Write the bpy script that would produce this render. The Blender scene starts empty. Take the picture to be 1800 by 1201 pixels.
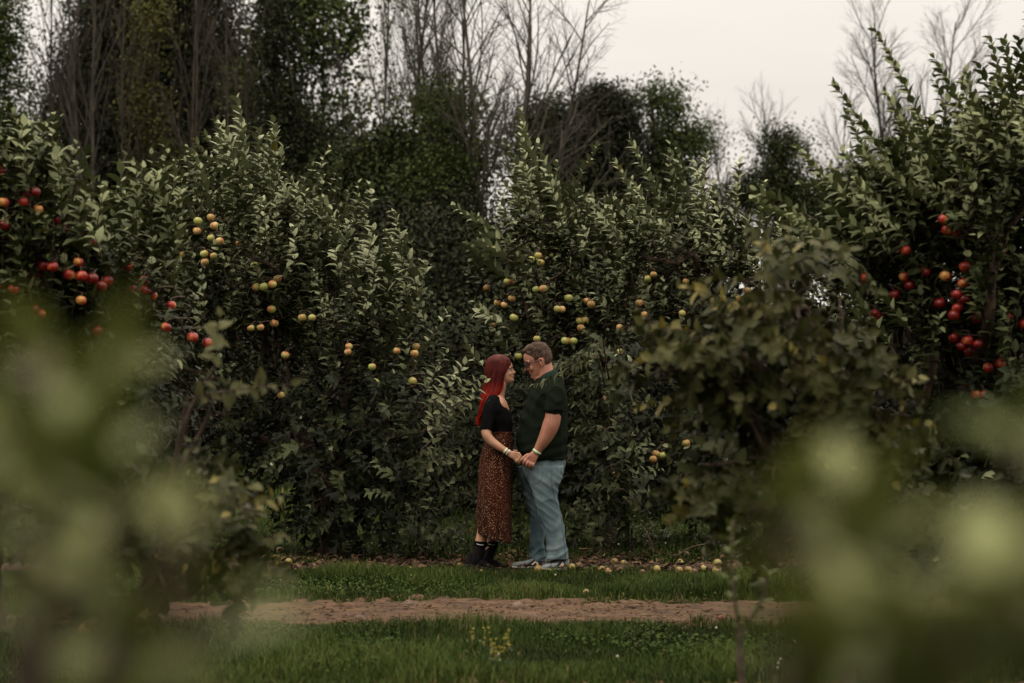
import bpy, math, random
import numpy as np
from mathutils import Vector, Matrix, noise
from mathutils.bvhtree import BVHTree

rng = np.random.default_rng(11)
random.seed(5)
SC = bpy.context.scene
COL = SC.collection
F, CZ, HY = 4240.0, 1.5, 671.0          # focal length in photo pixels, eye height, horizon row

def at(px, py, Y):
    """the world point seen at photo pixel (px, py) at distance Y"""
    return np.array([(px - 900) / F * Y, Y, CZ + (HY - py) / F * Y])

# ------------------------------------------------------------------ camera
cam = bpy.data.cameras.new('camera')
camo = bpy.data.objects.new('camera', cam); COL.objects.link(camo)
camo.location = (0, 0, CZ); camo.rotation_euler = (math.radians(90), 0, 0)
cam.lens = 84.8; cam.sensor_width = 36; cam.shift_y = (HY - 600.5) / 1800
cam.clip_start = 0.05; cam.clip_end = 2000
cam.dof.use_dof = True; cam.dof.focus_distance = 19.2; cam.dof.aperture_fstop = 2.5
SC.camera = camo

# ------------------------------------------------------------------ overcast sky, weak veiled sun
SUN_DIR = Vector((-0.45, -0.45, 0.95)).normalized()
SUN_EL = math.asin(SUN_DIR.z); SUN_ROT = math.atan2(SUN_DIR.x, SUN_DIR.y) % (2 * math.pi)
w = bpy.data.worlds.new('World'); SC.world = w; w.use_nodes = True
nt = w.node_tree; nt.nodes.clear()
wo = nt.nodes.new('ShaderNodeOutputWorld'); bg = nt.nodes.new('ShaderNodeBackground')
bg.inputs['Strength'].default_value = 0.1
sky = nt.nodes.new('ShaderNodeTexSky'); sky.sky_type = 'NISHITA'; sky.sun_disc = False
sky.sun_elevation = SUN_EL; sky.sun_rotation = SUN_ROT; sky.dust_density = 6; sky.air_density = 1.2
tc = nt.nodes.new('ShaderNodeTexCoord'); sep = nt.nodes.new('ShaderNodeSeparateXYZ')
nt.links.new(tc.outputs['Generated'], sep.inputs[0])
ramp = nt.nodes.new('ShaderNodeValToRGB')
ramp.color_ramp.elements[0].position = 0.0; ramp.color_ramp.elements[0].color = (0.91, 0.845, 0.77, 1)
ramp.color_ramp.elements[1].position = 1.0; ramp.color_ramp.elements[1].color = (1.0, 0.90, 0.74, 1)
e = ramp.color_ramp.elements.new(0.13); e.color = (0.91, 0.85, 0.78, 1)
nt.links.new(sep.outputs['Z'], ramp.inputs[0])
mp = nt.nodes.new('ShaderNodeMapping'); mp.inputs['Scale'].default_value = (1.5, 1.5, 7)
nz = nt.nodes.new('ShaderNodeTexNoise'); nz.inputs['Scale'].default_value = 2.2; nz.inputs['Detail'].default_value = 5
nt.links.new(tc.outputs['Generated'], mp.inputs[0]); nt.links.new(mp.outputs[0], nz.inputs['Vector'])
mr = nt.nodes.new('ShaderNodeMapRange'); mr.inputs[1].default_value = 0.3; mr.inputs[2].default_value = 0.7
mr.inputs[3].default_value = 9.3; mr.inputs[4].default_value = 10.4
nt.links.new(nz.outputs[0], mr.inputs[0])
# overcast: the zenith is brighter than the horizon
zb = nt.nodes.new('ShaderNodeMapRange'); zb.inputs[1].default_value = 0.12; zb.inputs[2].default_value = 1.0
zb.inputs[3].default_value = 1.0; zb.inputs[4].default_value = 3.6
nt.links.new(sep.outputs['Z'], zb.inputs[0])
m1 = nt.nodes.new('ShaderNodeMath'); m1.operation = 'MULTIPLY'
nt.links.new(mr.outputs[0], m1.inputs[0]); nt.links.new(zb.outputs[0], m1.inputs[1])
vm = nt.nodes.new('ShaderNodeVectorMath'); vm.operation = 'SCALE'
nt.links.new(ramp.outputs[0], vm.inputs[0]); nt.links.new(m1.outputs[0], vm.inputs['Scale'])
mx = nt.nodes.new('ShaderNodeMixRGB'); mx.inputs[0].default_value = 0.96
nt.links.new(sky.outputs[0], mx.inputs[1]); nt.links.new(vm.outputs[0], mx.inputs[2])
nt.links.new(mx.outputs[0], bg.inputs['Color']); nt.links.new(bg.outputs[0], wo.inputs[0])
sl = bpy.data.lights.new('sun', 'SUN'); sl.energy = 0.6; sl.angle = math.radians(25); sl.color = (1, 0.94, 0.86)
so = bpy.data.objects.new('sun', sl); COL.objects.link(so)
so.rotation_euler = SUN_DIR.to_track_quat('Z', 'Y').to_euler(); so.location = (-10, -10, 30)
SC.view_settings.view_transform = 'Standard'; SC.view_settings.look = 'None'
SC.view_settings.exposure = 0; SC.view_settings.gamma = 1

# ------------------------------------------------------------------ helpers
def rnd(*s): return rng.uniform(-1, 1, s)
def norm(a):
    a = np.asarray(a, float)
    return a / np.maximum(np.linalg.norm(a, axis=-1, keepdims=True), 1e-9)

class MB:
    """collects vertices, faces and a per-vertex tint; builds ONE mesh object"""
    def __init__(s): s.v = []; s.f = []; s.t = []; s.n = 0; s.m = []
    def add(s, v, f, tint=0.5, mi=0):
        v = np.asarray(v, float).reshape(-1, 3)
        f = [np.asarray(x, int) for x in (f if isinstance(f, (list, tuple)) and len(f) and hasattr(f[0], 'ndim') else [np.asarray(f)])]
        for x in f:
            if len(x): s.f.append(x + s.n); s.m.append(np.full(len(x), mi))
        s.v.append(v); s.t.append(np.broadcast_to(np.asarray(tint, float), (len(v),)))
        s.n += len(v)
    def mesh(s, name, smooth=True):
        me = bpy.data.meshes.new(name)
        if not s.v: return me
        V = np.concatenate(s.v); T = np.concatenate(s.t)
        sizes = np.concatenate([np.full(len(x), x.shape[1]) for x in s.f])
        loops = np.concatenate([x.ravel() for x in s.f])
        starts = np.concatenate([[0], np.cumsum(sizes)[:-1]])
        me.vertices.add(len(V)); me.vertices.foreach_set('co', V.ravel())
        me.loops.add(len(loops)); me.loops.foreach_set('vertex_index', loops.astype(np.int32))
        me.polygons.add(len(sizes)); me.polygons.foreach_set('loop_start', starts.astype(np.int32))
        me.polygons.foreach_set('material_index', np.concatenate(s.m).astype(np.int32))
        me.polygons.foreach_set('use_smooth', np.full(len(sizes), smooth))
        a = me.attributes.new('tint', 'FLOAT', 'POINT'); a.data.foreach_set('value', T.astype(np.float32))
        me.update(calc_edges=True)
        return me
    def build(s, name, mat, parent=None, smooth=True):
        return link(name, s.mesh(name, smooth), mat, parent)

def link(name, me, mat, parent=None):
    o = bpy.data.objects.new(name, me); COL.objects.link(o)
    for m in (mat if isinstance(mat, (list, tuple)) else [mat]):
        if m: me.materials.append(m)
    if parent:
        o.parent = parent; o.matrix_parent_inverse = Matrix.Translation(-parent.location)
    return o

def thing(name, label, cat, loc, group=None):
    o = bpy.data.objects.new(name, None); COL.objects.link(o); o.location = [float(c) for c in loc]
    o.empty_display_size = 0.1
    return tag(o, label, cat, group)
def tag(o, label=None, cat=None, group=None, kind=None):
    if label: o['label'] = label
    if cat: o['category'] = cat
    if group: o['group'] = group
    if kind: o['kind'] = kind
    return o

def frames(P):
    T = np.gradient(P, axis=0); T = norm(T)
    up = np.array([0, 0, 1.0]) if abs(T[0][2]) < 0.9 else np.array([1.0, 0, 0])
    U = norm(np.cross(T, up)); V = np.cross(T, U)
    return T, U, V
def tube(mb, P, R, sides=6, tint=0.5, caps=False, flat=None, mi=0):
    P = np.asarray(P, float); k = len(P); R = np.broadcast_to(np.asarray(R, float), (k,))
    T, U, V = frames(P)
    a = np.arange(sides) * 2 * math.pi / sides
    c, s_ = np.cos(a), np.sin(a)
    vv = P[:, None] + R[:, None, None] * (c[None, :, None] * U[:, None] + s_[None, :, None] * V[:, None])
    i = np.arange(k - 1)[:, None] * sides; j = np.arange(sides)[None]; j2 = (j + 1) % sides
    q = np.stack([i + j, i + j2, i + sides + j2, i + sides + j], -1).reshape(-1, 4)
    fs = [q]
    v = vv.reshape(-1, 3)
    if caps:
        v = np.concatenate([v, P[:1] - T[:1] * R[0] * .6, P[-1:] + T[-1:] * R[-1] * .6])
        j = np.arange(sides); n0 = k * sides
        fs.append(np.stack([(j + 1) % sides, j, np.full(sides, n0)], -1))
        fs.append(np.stack([j + (k - 1) * sides, (j + 1) % sides + (k - 1) * sides, np.full(sides, n0 + 1)], -1))
    mb.add(v, fs, tint, mi)
def smoothpath(P, n):
    """Catmull-Rom through the given points"""
    P = np.asarray(P, float); k = len(P)
    E = np.concatenate([[2 * P[0] - P[1]], P, [2 * P[-1] - P[-2]]])
    out = []
    for x in np.linspace(0, k - 1 - 1e-6, n):
        i = int(x); t = x - i; a, b, c, d = E[i], E[i+1], E[i+2], E[i+3]
        out.append(.5 * (2*b + (c-a)*t + (2*a-5*b+4*c-d)*t*t + (3*b-a-3*c+d)*t**3))
    return np.array(out)
def loft(mb, rings, closed=True, tint=.5, mi=0):
    """rings: (k, n, 3)"""
    R = np.asarray(rings, float); k, n, _ = R.shape
    i = np.arange(k - 1)[:, None] * n; j = np.arange(n)[None]; j2 = (j + 1) % n
    fs = [np.stack([i + j, i + j2, i + n + j2, i + n + j], -1).reshape(-1, 4)]
    v = R.reshape(-1, 3)
    if closed:
        v = np.concatenate([v, R[0].mean(0)[None], R[-1].mean(0)[None]]); j = np.arange(n)
        fs.append(np.stack([(j + 1) % n, j, np.full(n, k * n)], -1))
        fs.append(np.stack([j + (k-1) * n, (j + 1) % n + (k-1) * n, np.full(n, k * n + 1)], -1))
    mb.add(v, fs, tint, mi)
def ball(mb, c, r, tint=.5, mi=0, n=12, m=8):
    c = np.asarray(c, float); r = np.broadcast_to(np.asarray(r, float), (3,))
    a = np.arange(n) * 2 * math.pi / n
    rings = [c + r * np.stack([np.cos(a) * math.sin(b), np.sin(a) * math.sin(b), np.full(n, -math.cos(b))], -1)
             for b in np.linspace(.12, math.pi - .12, m)]
    loft(mb, rings, tint=tint, mi=mi)
def fuse(mb, voxel, it=4, fac=.5):
    """one continuous skin round everything in mb"""
    me = mb.mesh('tmp'); o = bpy.data.objects.new('tmp', me); COL.objects.link(o)
    r = o.modifiers.new('r', 'REMESH'); r.mode = 'VOXEL'; r.voxel_size = voxel; r.use_smooth_shade = True
    s = o.modifiers.new('s', 'SMOOTH'); s.iterations = it; s.factor = fac
    bpy.context.view_layer.update()
    dg = bpy.context.evaluated_depsgraph_get()
    out = bpy.data.meshes.new_from_object(o.evaluated_get(dg))
    bpy.data.objects.remove(o); bpy.data.meshes.remove(me)
    out.polygons.foreach_set('use_smooth', np.ones(len(out.polygons), bool))
    return out
def displace(me, fn):
    n = len(me.vertices); co = np.empty(n * 3); no = np.empty(n * 3)
    me.vertices.foreach_get('co', co); me.vertices.foreach_get('normal', no)
    co = co.reshape(-1, 3); no = no.reshape(-1, 3)
    d = fn(co, no); co = co + no * d[:, None]
    me.vertices.foreach_set('co', co.ravel()); me.update()
def sines(p, f, seed, k=6):
    """cheap smooth noise, about -1..1"""
    r = np.random.default_rng(seed); p = np.asarray(p, float); s = 0
    for i in range(k):
        d = r.normal(size=p.shape[-1]); s = s + np.sin((p @ d) * f * r.uniform(.6, 1.7) + r.uniform(0, 6.3))
    return s / math.sqrt(k / 2) / 1.6

# ------------------------------------------------------------------ materials
def newmat(name):
    m = bpy.data.materials.new(name); m.use_nodes = True; n = m.node_tree
    return m, n, n.nodes['Principled BSDF']
def setin(b, **k):
    for a, v in k.items():
        s = a.replace('_', ' ')
        if s in b.inputs: b.inputs[s].default_value = v
def rampnode(n, stops):
    r = n.nodes.new('ShaderNodeValToRGB'); r.color_ramp.elements[0].position = stops[0][0]; r.color_ramp.elements[0].color = (*stops[0][1], 1)
    r.color_ramp.elements[1].position = stops[-1][0]; r.color_ramp.elements[1].color = (*stops[-1][1], 1)
    for p, c in stops[1:-1]:
        e = r.color_ramp.elements.new(p); e.color = (*c, 1)
    return r
def leafmat(name, stops, under, rough=.5, spec=.35, trans=.0):
    m, n, b = newmat(name)
    at_ = n.nodes.new('ShaderNodeAttribute'); at_.attribute_name = 'tint'
    r = rampnode(n, stops); n.links.new(at_.outputs['Fac'], r.inputs[0])
    g = n.nodes.new('ShaderNodeNewGeometry'); mxx = n.nodes.new('ShaderNodeMixRGB')
    if under:
        u = rampnode(n, under)
        n.links.new(at_.outputs['Fac'], u.inputs[0])
        n.links.new(g.outputs['Backfacing'], mxx.inputs[0]); n.links.new(r.outputs[0], mxx.inputs[1]); n.links.new(u.outputs[0], mxx.inputs[2])
        src = mxx.outputs[0]
    else: src = r.outputs[0]
    n.links.new(src, b.inputs['Base Color'])
    setin(b, Roughness=rough); b.inputs['Specular IOR Level'].default_value = spec
    if trans:
        tr = n.nodes.new('ShaderNodeBsdfTranslucent'); ms = n.nodes.new('ShaderNodeMixShader'); ms.inputs[0].default_value = trans
        n.links.new(src, tr.inputs[0]); n.links.new(b.outputs[0], ms.inputs[1]); n.links.new(tr.outputs[0], ms.inputs[2])
        n.links.new(ms.outputs[0], n.nodes['Material Output'].inputs[0])
    return m
def noisemat(name, c1, c2, scale, rough=.8, bump=.0, detail=6, stretch=(1, 1, 1), spec=.3, lo=.35, hi=.65):
    m, n, b = newmat(name)
    t = n.nodes.new('ShaderNodeTexCoord'); mp_ = n.nodes.new('ShaderNodeMapping'); mp_.inputs['Scale'].default_value = stretch
    q = n.nodes.new('ShaderNodeTexNoise'); q.inputs['Scale'].default_value = scale; q.inputs['Detail'].default_value = detail
    n.links.new(t.outputs['Object'], mp_.inputs[0]); n.links.new(mp_.outputs[0], q.inputs['Vector'])
    r = rampnode(n, [(lo, c1), (hi, c2)]); n.links.new(q.outputs[0], r.inputs[0]); n.links.new(r.outputs[0], b.inputs['Base Color'])
    setin(b, Roughness=rough); b.inputs['Specular IOR Level'].default_value = spec
    if bump:
        bp = n.nodes.new('ShaderNodeBump'); bp.inputs['Strength'].default_value = bump; bp.inputs['Distance'].default_value = .01
        n.links.new(q.outputs[0], bp.inputs['Height']); n.links.new(bp.outputs[0], b.inputs['Normal'])
    return m

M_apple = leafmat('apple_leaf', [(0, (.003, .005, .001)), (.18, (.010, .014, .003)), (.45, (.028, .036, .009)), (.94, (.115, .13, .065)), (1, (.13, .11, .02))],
                  [(0, (.008, .012, .004)), (.18, (.020, .026, .009)), (.45, (.068, .080, .032)), (1, (.30, .32, .19))], .6, .18, trans=.1)  # near-black low stops carry the painted shade of the lower crown
M_appleR = leafmat('apple_leaf_large', [(0, (.003, .005, .001)), (.18, (.010, .014, .003)), (.45, (.028, .037, .008)), (.94, (.085, .10, .038)), (1, (.10, .10, .02))],
                  [(0, (.008, .012, .003)), (.18, (.020, .026, .008)), (.45, (.062, .074, .026)), (1, (.23, .25, .13))], .6, .2, trans=.12)
M_yel = leafmat('apple_leaf_yellowing', [(0, (.011, .012, .002)), (.5, (.030, .034, .006)), (.82, (.085, .080, .012)), (1, (.20, .15, .02))],
                [(0, (.03, .034, .010)), (.8, (.07, .068, .018)), (1, (.19, .155, .04))], .6, .2, trans=.1)
M_near = leafmat('sapling_leaf', [(0, (.035, .05, .010)), (1, (.11, .125, .03))], [(0, (.065, .085, .026)), (1, (.20, .215, .09))], .6, .15, trans=.2)
M_shade = leafmat('apple_leaf_shaded', [(0, (.004, .007, .002)), (1, (.020, .028, .009))], [(0, (.012, .016, .006)), (1, (.045, .055, .025))], .7, .1)  # dark leaf copy: the next row's shade is painted into it
M_bark = noisemat('apple_bark', (.025, .016, .011), (.085, .055, .038), 18, .85, .5, stretch=(1, 1, .35))
M_twig = noisemat('twig_bark', (.03, .019, .014), (.08, .055, .04), 30, .8)
M_grey = noisemat('grey_bark', (.024, .021, .016), (.068, .060, .045), 9, .9, .3, stretch=(1, 1, .3))
M_brown = noisemat('brown_bark', (.022, .017, .012), (.058, .046, .034), 9, .9, .3, stretch=(1, 1, .3))
M_far = leafmat('wood_leaf', [(0, (.010, .014, .004)), (.6, (.026, .033, .010)), (1, (.06, .066, .02))], None, .7, .1)
M_farg = leafmat('wood_leaf_green', [(0, (.020, .031, .009)), (.6, (.046, .062, .018)), (1, (.09, .105, .03))], None, .7, .1, trans=.1)
M_fary = leafmat('wood_leaf_olive', [(0, (.04, .044, .010)), (.6, (.07, .07, .017)), (1, (.11, .1, .025))], None, .7, .1)
M_dark = leafmat('evergreen_needles', [(0, (.008, .010, .005)), (.6, (.017, .02, .009)), (1, (.035, .038, .015))], None, .7, .1)
# ------------------------------------------------------------------ leaves and shoots
def leaves(mb, P, D, N, L, W, curl, fold, tint, simple=False):
    n = len(P); D = norm(D); S = norm(np.cross(N, D)); N = np.cross(D, S)
    L = np.broadcast_to(L, (n,)); W = np.broadcast_to(W, (n,)); curl = np.broadcast_to(curl, (n,)); fold = np.broadcast_to(fold, (n,))
    if simple:
        tt = np.array([0, .45, .45, 1]); ss = np.array([0, -1, 1, 0]); fs = [np.array([[0, 1, 3], [0, 3, 2]])]
        hw = np.array([0, .5, .5, 0])
    else:
        tt = np.array([-.14, 0, .28, .28, .28, .66, .66, .66, 1]); ss = np.array([0, 0, -1, 0, 1, -1, 0, 1, 0])
        hw = np.array([.0, .0, .5, 0, .5, .42, 0, .42, 0])
        fs = [np.array([[1, 3, 2], [1, 4, 3], [5, 6, 8], [6, 7, 8]]), np.array([[2, 3, 6, 5], [3, 4, 7, 6]])]
    v = (P[:, None] + D[:, None] * (L[:, None] * tt)[..., None] + S[:, None] * (W[:, None] * ss * hw)[..., None]
         + N[:, None] * (fold[:, None] * W[:, None] * np.abs(ss) * hw - curl[:, None] * L[:, None] * tt * np.abs(tt))[..., None])
    k = len(tt); off = (np.arange(n) * k)[:, None, None]
    if simple: fs = [np.array([[0, 3, 1], [0, 2, 3]])]
    mb.add(v.reshape(-1, 3), [(x[None] + off).reshape(-1, x.shape[1]) for x in fs], np.repeat(np.broadcast_to(tint, (n,)), k))



def sst_(a, b, v): t = min(1, max(0, (v - a) / (b - a))); return t * t * (3 - 2 * t)

class Foliage:
    def __init__(s, L=.072, wind=(-.35, 0, .05), asp=.5): s.a = []; s.L = L; s.wind = np.array(wind); s.asp = asp; s.wood = MB()
    def join(s, p): c = c_near(s.lobes, p); tube(s.wood, smoothpath([c, (c + p) / 2 + rnd(3) * .04, p], 8), np.linspace(.012, .005, 8), 5, .5)
    def shoot(s, p0, d0, length, bend=(0, 0, .3), n=14, r=.004, size=1, keep=False, droop=.15, wood=True, tb=0):
        d = norm(d0); p = np.asarray(p0, float); pts = [p]; k = 7
        for i in range(k):
            d = norm(d + np.asarray(bend) / k + rnd(3) * .09); p = p + d * length / k; pts.append(p)
        pts = np.array(pts)
        if wood: tube(s.wood, pts, np.linspace(r, r * .3, k + 1), 4, rng.uniform(0, 1))
        t = (np.arange(n) + .5) / n * .93 + .07; x = t * k; i = np.minimum(x.astype(int), k - 1); f = (x - i)[:, None]
        P = pts[i] * (1 - f) + pts[i + 1] * f; T = norm(pts[i + 1] - pts[i])
        a = np.arange(n) * 2.4 + rng.uniform(0, 6.3)
        up = np.array([.3, .1, 1.0]); U = norm(np.cross(T, up)); V = np.cross(T, U)
        rad = U * np.cos(a)[:, None] + V * np.sin(a)[:, None]
        D = norm(T * (.45 + .5 * t[:, None] ** 3) + rad * .85 + s.wind + rnd(n, 3) * .12 + np.array([0, 0, -droop]))
        N = norm(T * .8 + np.array([0, 0, .5]) - rad * .2 + rnd(n, 3) * .2)
        L = s.L * size * rng.uniform(.7, 1.15, n) * (1 - .4 * t ** 4)
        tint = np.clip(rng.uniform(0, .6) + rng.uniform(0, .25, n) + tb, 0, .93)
        tint = np.where(rng.random(n) < .012, 1, tint)
        s.a.append((P, D, N, L, L * s.asp * rng.uniform(.8, 1.2, n), rng.uniform(-.05, .4, n), rng.uniform(.05, .75, n), tint, np.full(n, keep)))
        return pts
    def crown(s, lobes, n, ln=(.22, .5), nl=13, up=.45, droop_below=None, size=1, tb=0):
        c = np.array([l[0] for l in lobes]); R = np.array([l[1] for l in lobes]); vol = np.prod(R, 1) ** (2 / 3); vol /= vol.sum()
        for _ in range(n):
            i = rng.choice(len(lobes), p=vol); u = norm(rng.normal(size=3))
            if u[1] > .5 and rng.random() < .5: u[1] *= -1
            b = c[i] + R[i] * u * rng.uniform(.3, .93)
            d = norm(u / R[i] * R[i].mean() + np.array([0, 0, up]) + rnd(3) * .45)
            bd = np.array([0, 0, rng.uniform(-.3, .5)])
            if b[2] < .12: continue
            L = rng.uniform(*ln)
            if b[2] > 1.5 and up > .4:      # the upper crown is all upright plumes of this year's growth
                d = norm(u * np.array([.45, .3, .2]) + np.array([-.12, 0, 1]) + rnd(3) * .22); Lq = rng.uniform(.22, .5); s.shoot(b, d, Lq, rnd(3) * .35 + [-.15, 0, 0], int(Lq / .027), .004, size * rng.uniform(.9, 1.3), tb=tb - .1 + .38 * sst_(1.6, 3.0, b[2]), droop=.02); continue  # paler young growth higher up; darker tints lower down stand for shade
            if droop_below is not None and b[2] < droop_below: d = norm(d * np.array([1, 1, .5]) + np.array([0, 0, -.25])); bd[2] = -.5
            s.shoot(b, d, L, bd, int(nl * rng.uniform(.7, 1.3)), .003, size * rng.uniform(.85, 1.15), tb=tb + .25 * sst_(1.2, 2.6, b[2]) - .38)  # low and inner shoots tinted dark: crown shade put into the leaf colour
    def build(s, mat, parent, apples=(), name='foliage', clear=True):
        if not s.a: return
        A = [np.concatenate(x) for x in zip(*s.a)]
        P, keep = A[0], A[8]; ok = P[:, 2] > .02
        if clear:    # nothing grows through the couple
            tipp = P + A[1] * A[3][:, None] * .6
            q = (np.abs(tipp[:, 0] - .05) < .47) & (tipp[:, 1] < 19.8) & (tipp[:, 1] > 17.5) & (tipp[:, 2] < 1.92)
            ok &= ~q | keep
        if len(apples):
            Q = P + A[1] * A[3][:, None] * .5
            sx = Q[:, 0] / Q[:, 1]; sz = (Q[:, 2] - CZ) / Q[:, 1]
            for ap in apples:
                hit = (np.hypot(sx - ap[0] / ap[1], sz - (ap[2] - CZ) / ap[1]) < ap[3] * .75 / ap[1]) & (Q[:, 1] < ap[1] + .02)
                ok &= ~(hit & (rng.random(len(ok)) < .48))
        A = [x[ok] for x in A[:8]]
        mb = MB(); leaves(mb, *A)
        return mb.build(name, mat, parent)

def lobe(px, py, Y, rx, ry, rz): return (at(px, py, Y), np.array([rx * Y / F, ry, rz * Y / F]))

def limb(mb, a, b, r0, r1, wob=.12, n=10, sides=7, lift=.1):
    a = np.asarray(a, float); b = np.asarray(b, float); L = np.linalg.norm(b - a)
    ctrl = [a]
    for t in (.25, .5, .75): ctrl.append(a + (b - a) * t + rnd(3) * wob * L * np.array([1, 1, .7]) + np.array([0, 0, lift * L * math.sin(t * math.pi)]))
    ctrl.append(b); P = smoothpath(ctrl, n)
    R = np.linspace(r0, r1, n) * (1 + .12 * rnd(n)); tube(mb, P, R, sides, rng.uniform(0, 1), caps=True); return P

# ------------------------------------------------------------------ apples
def apple_mesh(name, shape=0):
    mb = MB(); n, m = 20, 14; a = np.arange(n) * 2 * math.pi / n; R = []
    for i, b in enumerate(np.linspace(.02, math.pi - .02, m)):
        r = math.sin(b); z = -math.cos(b)
        rr = r * (1 + .06 * z) * (1 + .02 * np.cos(5 * a) * (1 - z) / 2)
        zz = z * .92 + (-.42 * math.exp(-(r / .28) ** 2) if z > 0 else .25 * math.exp(-(r / .22) ** 2))
        R.append(np.stack([rr * np.cos(a), rr * np.sin(a), np.full(n, zz)], -1))
    loft(mb, R, tint=.2)
    tube(mb, [(0, 0, .42), (.02, 0, .75), (.09, .03, 1.05)], [.045, .035, .05], 6, .9, mi=1)
    return mb.mesh(name)
def applemat(name, base, blush, deep, lo, hi):
    m, n, b = newmat(name)
    t = n.nodes.new('ShaderNodeTexCoord'); oi = n.nodes.new('ShaderNodeObjectInfo')
    q = n.nodes.new('ShaderNodeTexNoise'); q.inputs['Scale'].default_value = 1.6; q.inputs['Detail'].default_value = 5; q.noise_dimensions = '4D'
    n.links.new(t.outputs['Object'], q.inputs['Vector']); n.links.new(oi.outputs['Random'], q.inputs['W'])
    sp = n.nodes.new('ShaderNodeSeparateXYZ'); n.links.new(t.outputs['Object'], sp.inputs[0])
    ma = n.nodes.new('ShaderNodeMath'); ma.operation = 'MULTIPLY_ADD'; ma.inputs[1].default_value = .28   # blush on one cheek
    n.links.new(sp.outputs['X'], ma.inputs[0]); n.links.new(q.outputs[0], ma.inputs[2])
    ad = n.nodes.new('ShaderNodeMath'); ad.operation = 'MULTIPLY_ADD'; ad.inputs[1].default_value = .5
    n.links.new(oi.outputs['Random'], ad.inputs[0]); n.links.new(ma.outputs[0], ad.inputs[2])
    r = rampnode(n, [(lo, base), ((lo + hi) / 2, blush), (hi, deep)]); n.links.new(ad.outputs[0], r.inputs[0])
    n.links.new(r.outputs[0], b.inputs['Base Color']); setin(b, Roughness=.32); b.inputs['Specular IOR Level'].default_value = .4
    return m
M_red = applemat('red_apple_skin', (.42, .2, .05), (.30, .022, .012), (.12, .005, .005), .36, .85)
M_gold = applemat('golden_apple_skin', (.30, .31, .085), (.44, .30, .11), (.38, .10, .045), .58, 1.45)
M_wind = applemat('windfall_apple_skin', (.24, .20, .055), (.19, .105, .03), (.07, .028, .012), .6, 1.2)
M_stem = noisemat('apple_stem', (.05, .03, .015), (.09, .06, .03), 20)
ME_red = apple_mesh('red_apple'); ME_red.materials.append(M_red); ME_red.materials.append(M_stem)
ME_gold = apple_mesh('golden_apple'); ME_gold.materials.append(M_gold); ME_gold.materials.append(M_stem)
ME_wind = apple_mesh('windfall_apple'); ME_wind.materials.append(M_wind); ME_wind.materials.append(M_stem)

def front_y(px, py, lobes, default):
    """how near the crown comes on this line of sight"""
    best = default; o = np.array([0, 0, CZ]); d = at(px, py, 1.0) - o
    for c, R in lobes:
        oc = (o - c) / R; dd = d / R
        A, B, C = dd @ dd, 2 * oc @ dd, oc @ oc - 1; q = B * B - 4 * A * C
        if q > 0: best = min(best, (-B - math.sqrt(q)) / (2 * A))
    return best
def hang_apples(pts, lobes, Yd, r, me, parent, wood):
    out = []
    for px, py in pts:
        Y = front_y(px, py, lobes, Yd) + rng.uniform(-.03, .2); rr = r * rng.uniform(.88, 1.1); p = at(px, py, Y)
        o = bpy.data.objects.new('apple', me); COL.objects.link(o); o.location = p; o.scale = (rr,) * 3
        o.rotation_euler = (rng.uniform(-.4, .4), rng.uniform(-.4, .4), rng.uniform(0, 6.3))
        o.parent = parent; o.matrix_parent_inverse = Matrix.Translation(-parent.location)
        # the spur that carries it
        tube(wood, smoothpath([p + [0, 0, rr * .9], p + [rng.uniform(-.03, .03), .05, rr * 1.5], p + [rng.uniform(-.1, .1), .22, .06], p + [rng.uniform(-.15, .15), .5, .0]], 7), np.linspace(.0025, .008, 7), 5, .5)
        out.append((*p, rr))
    return out

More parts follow.
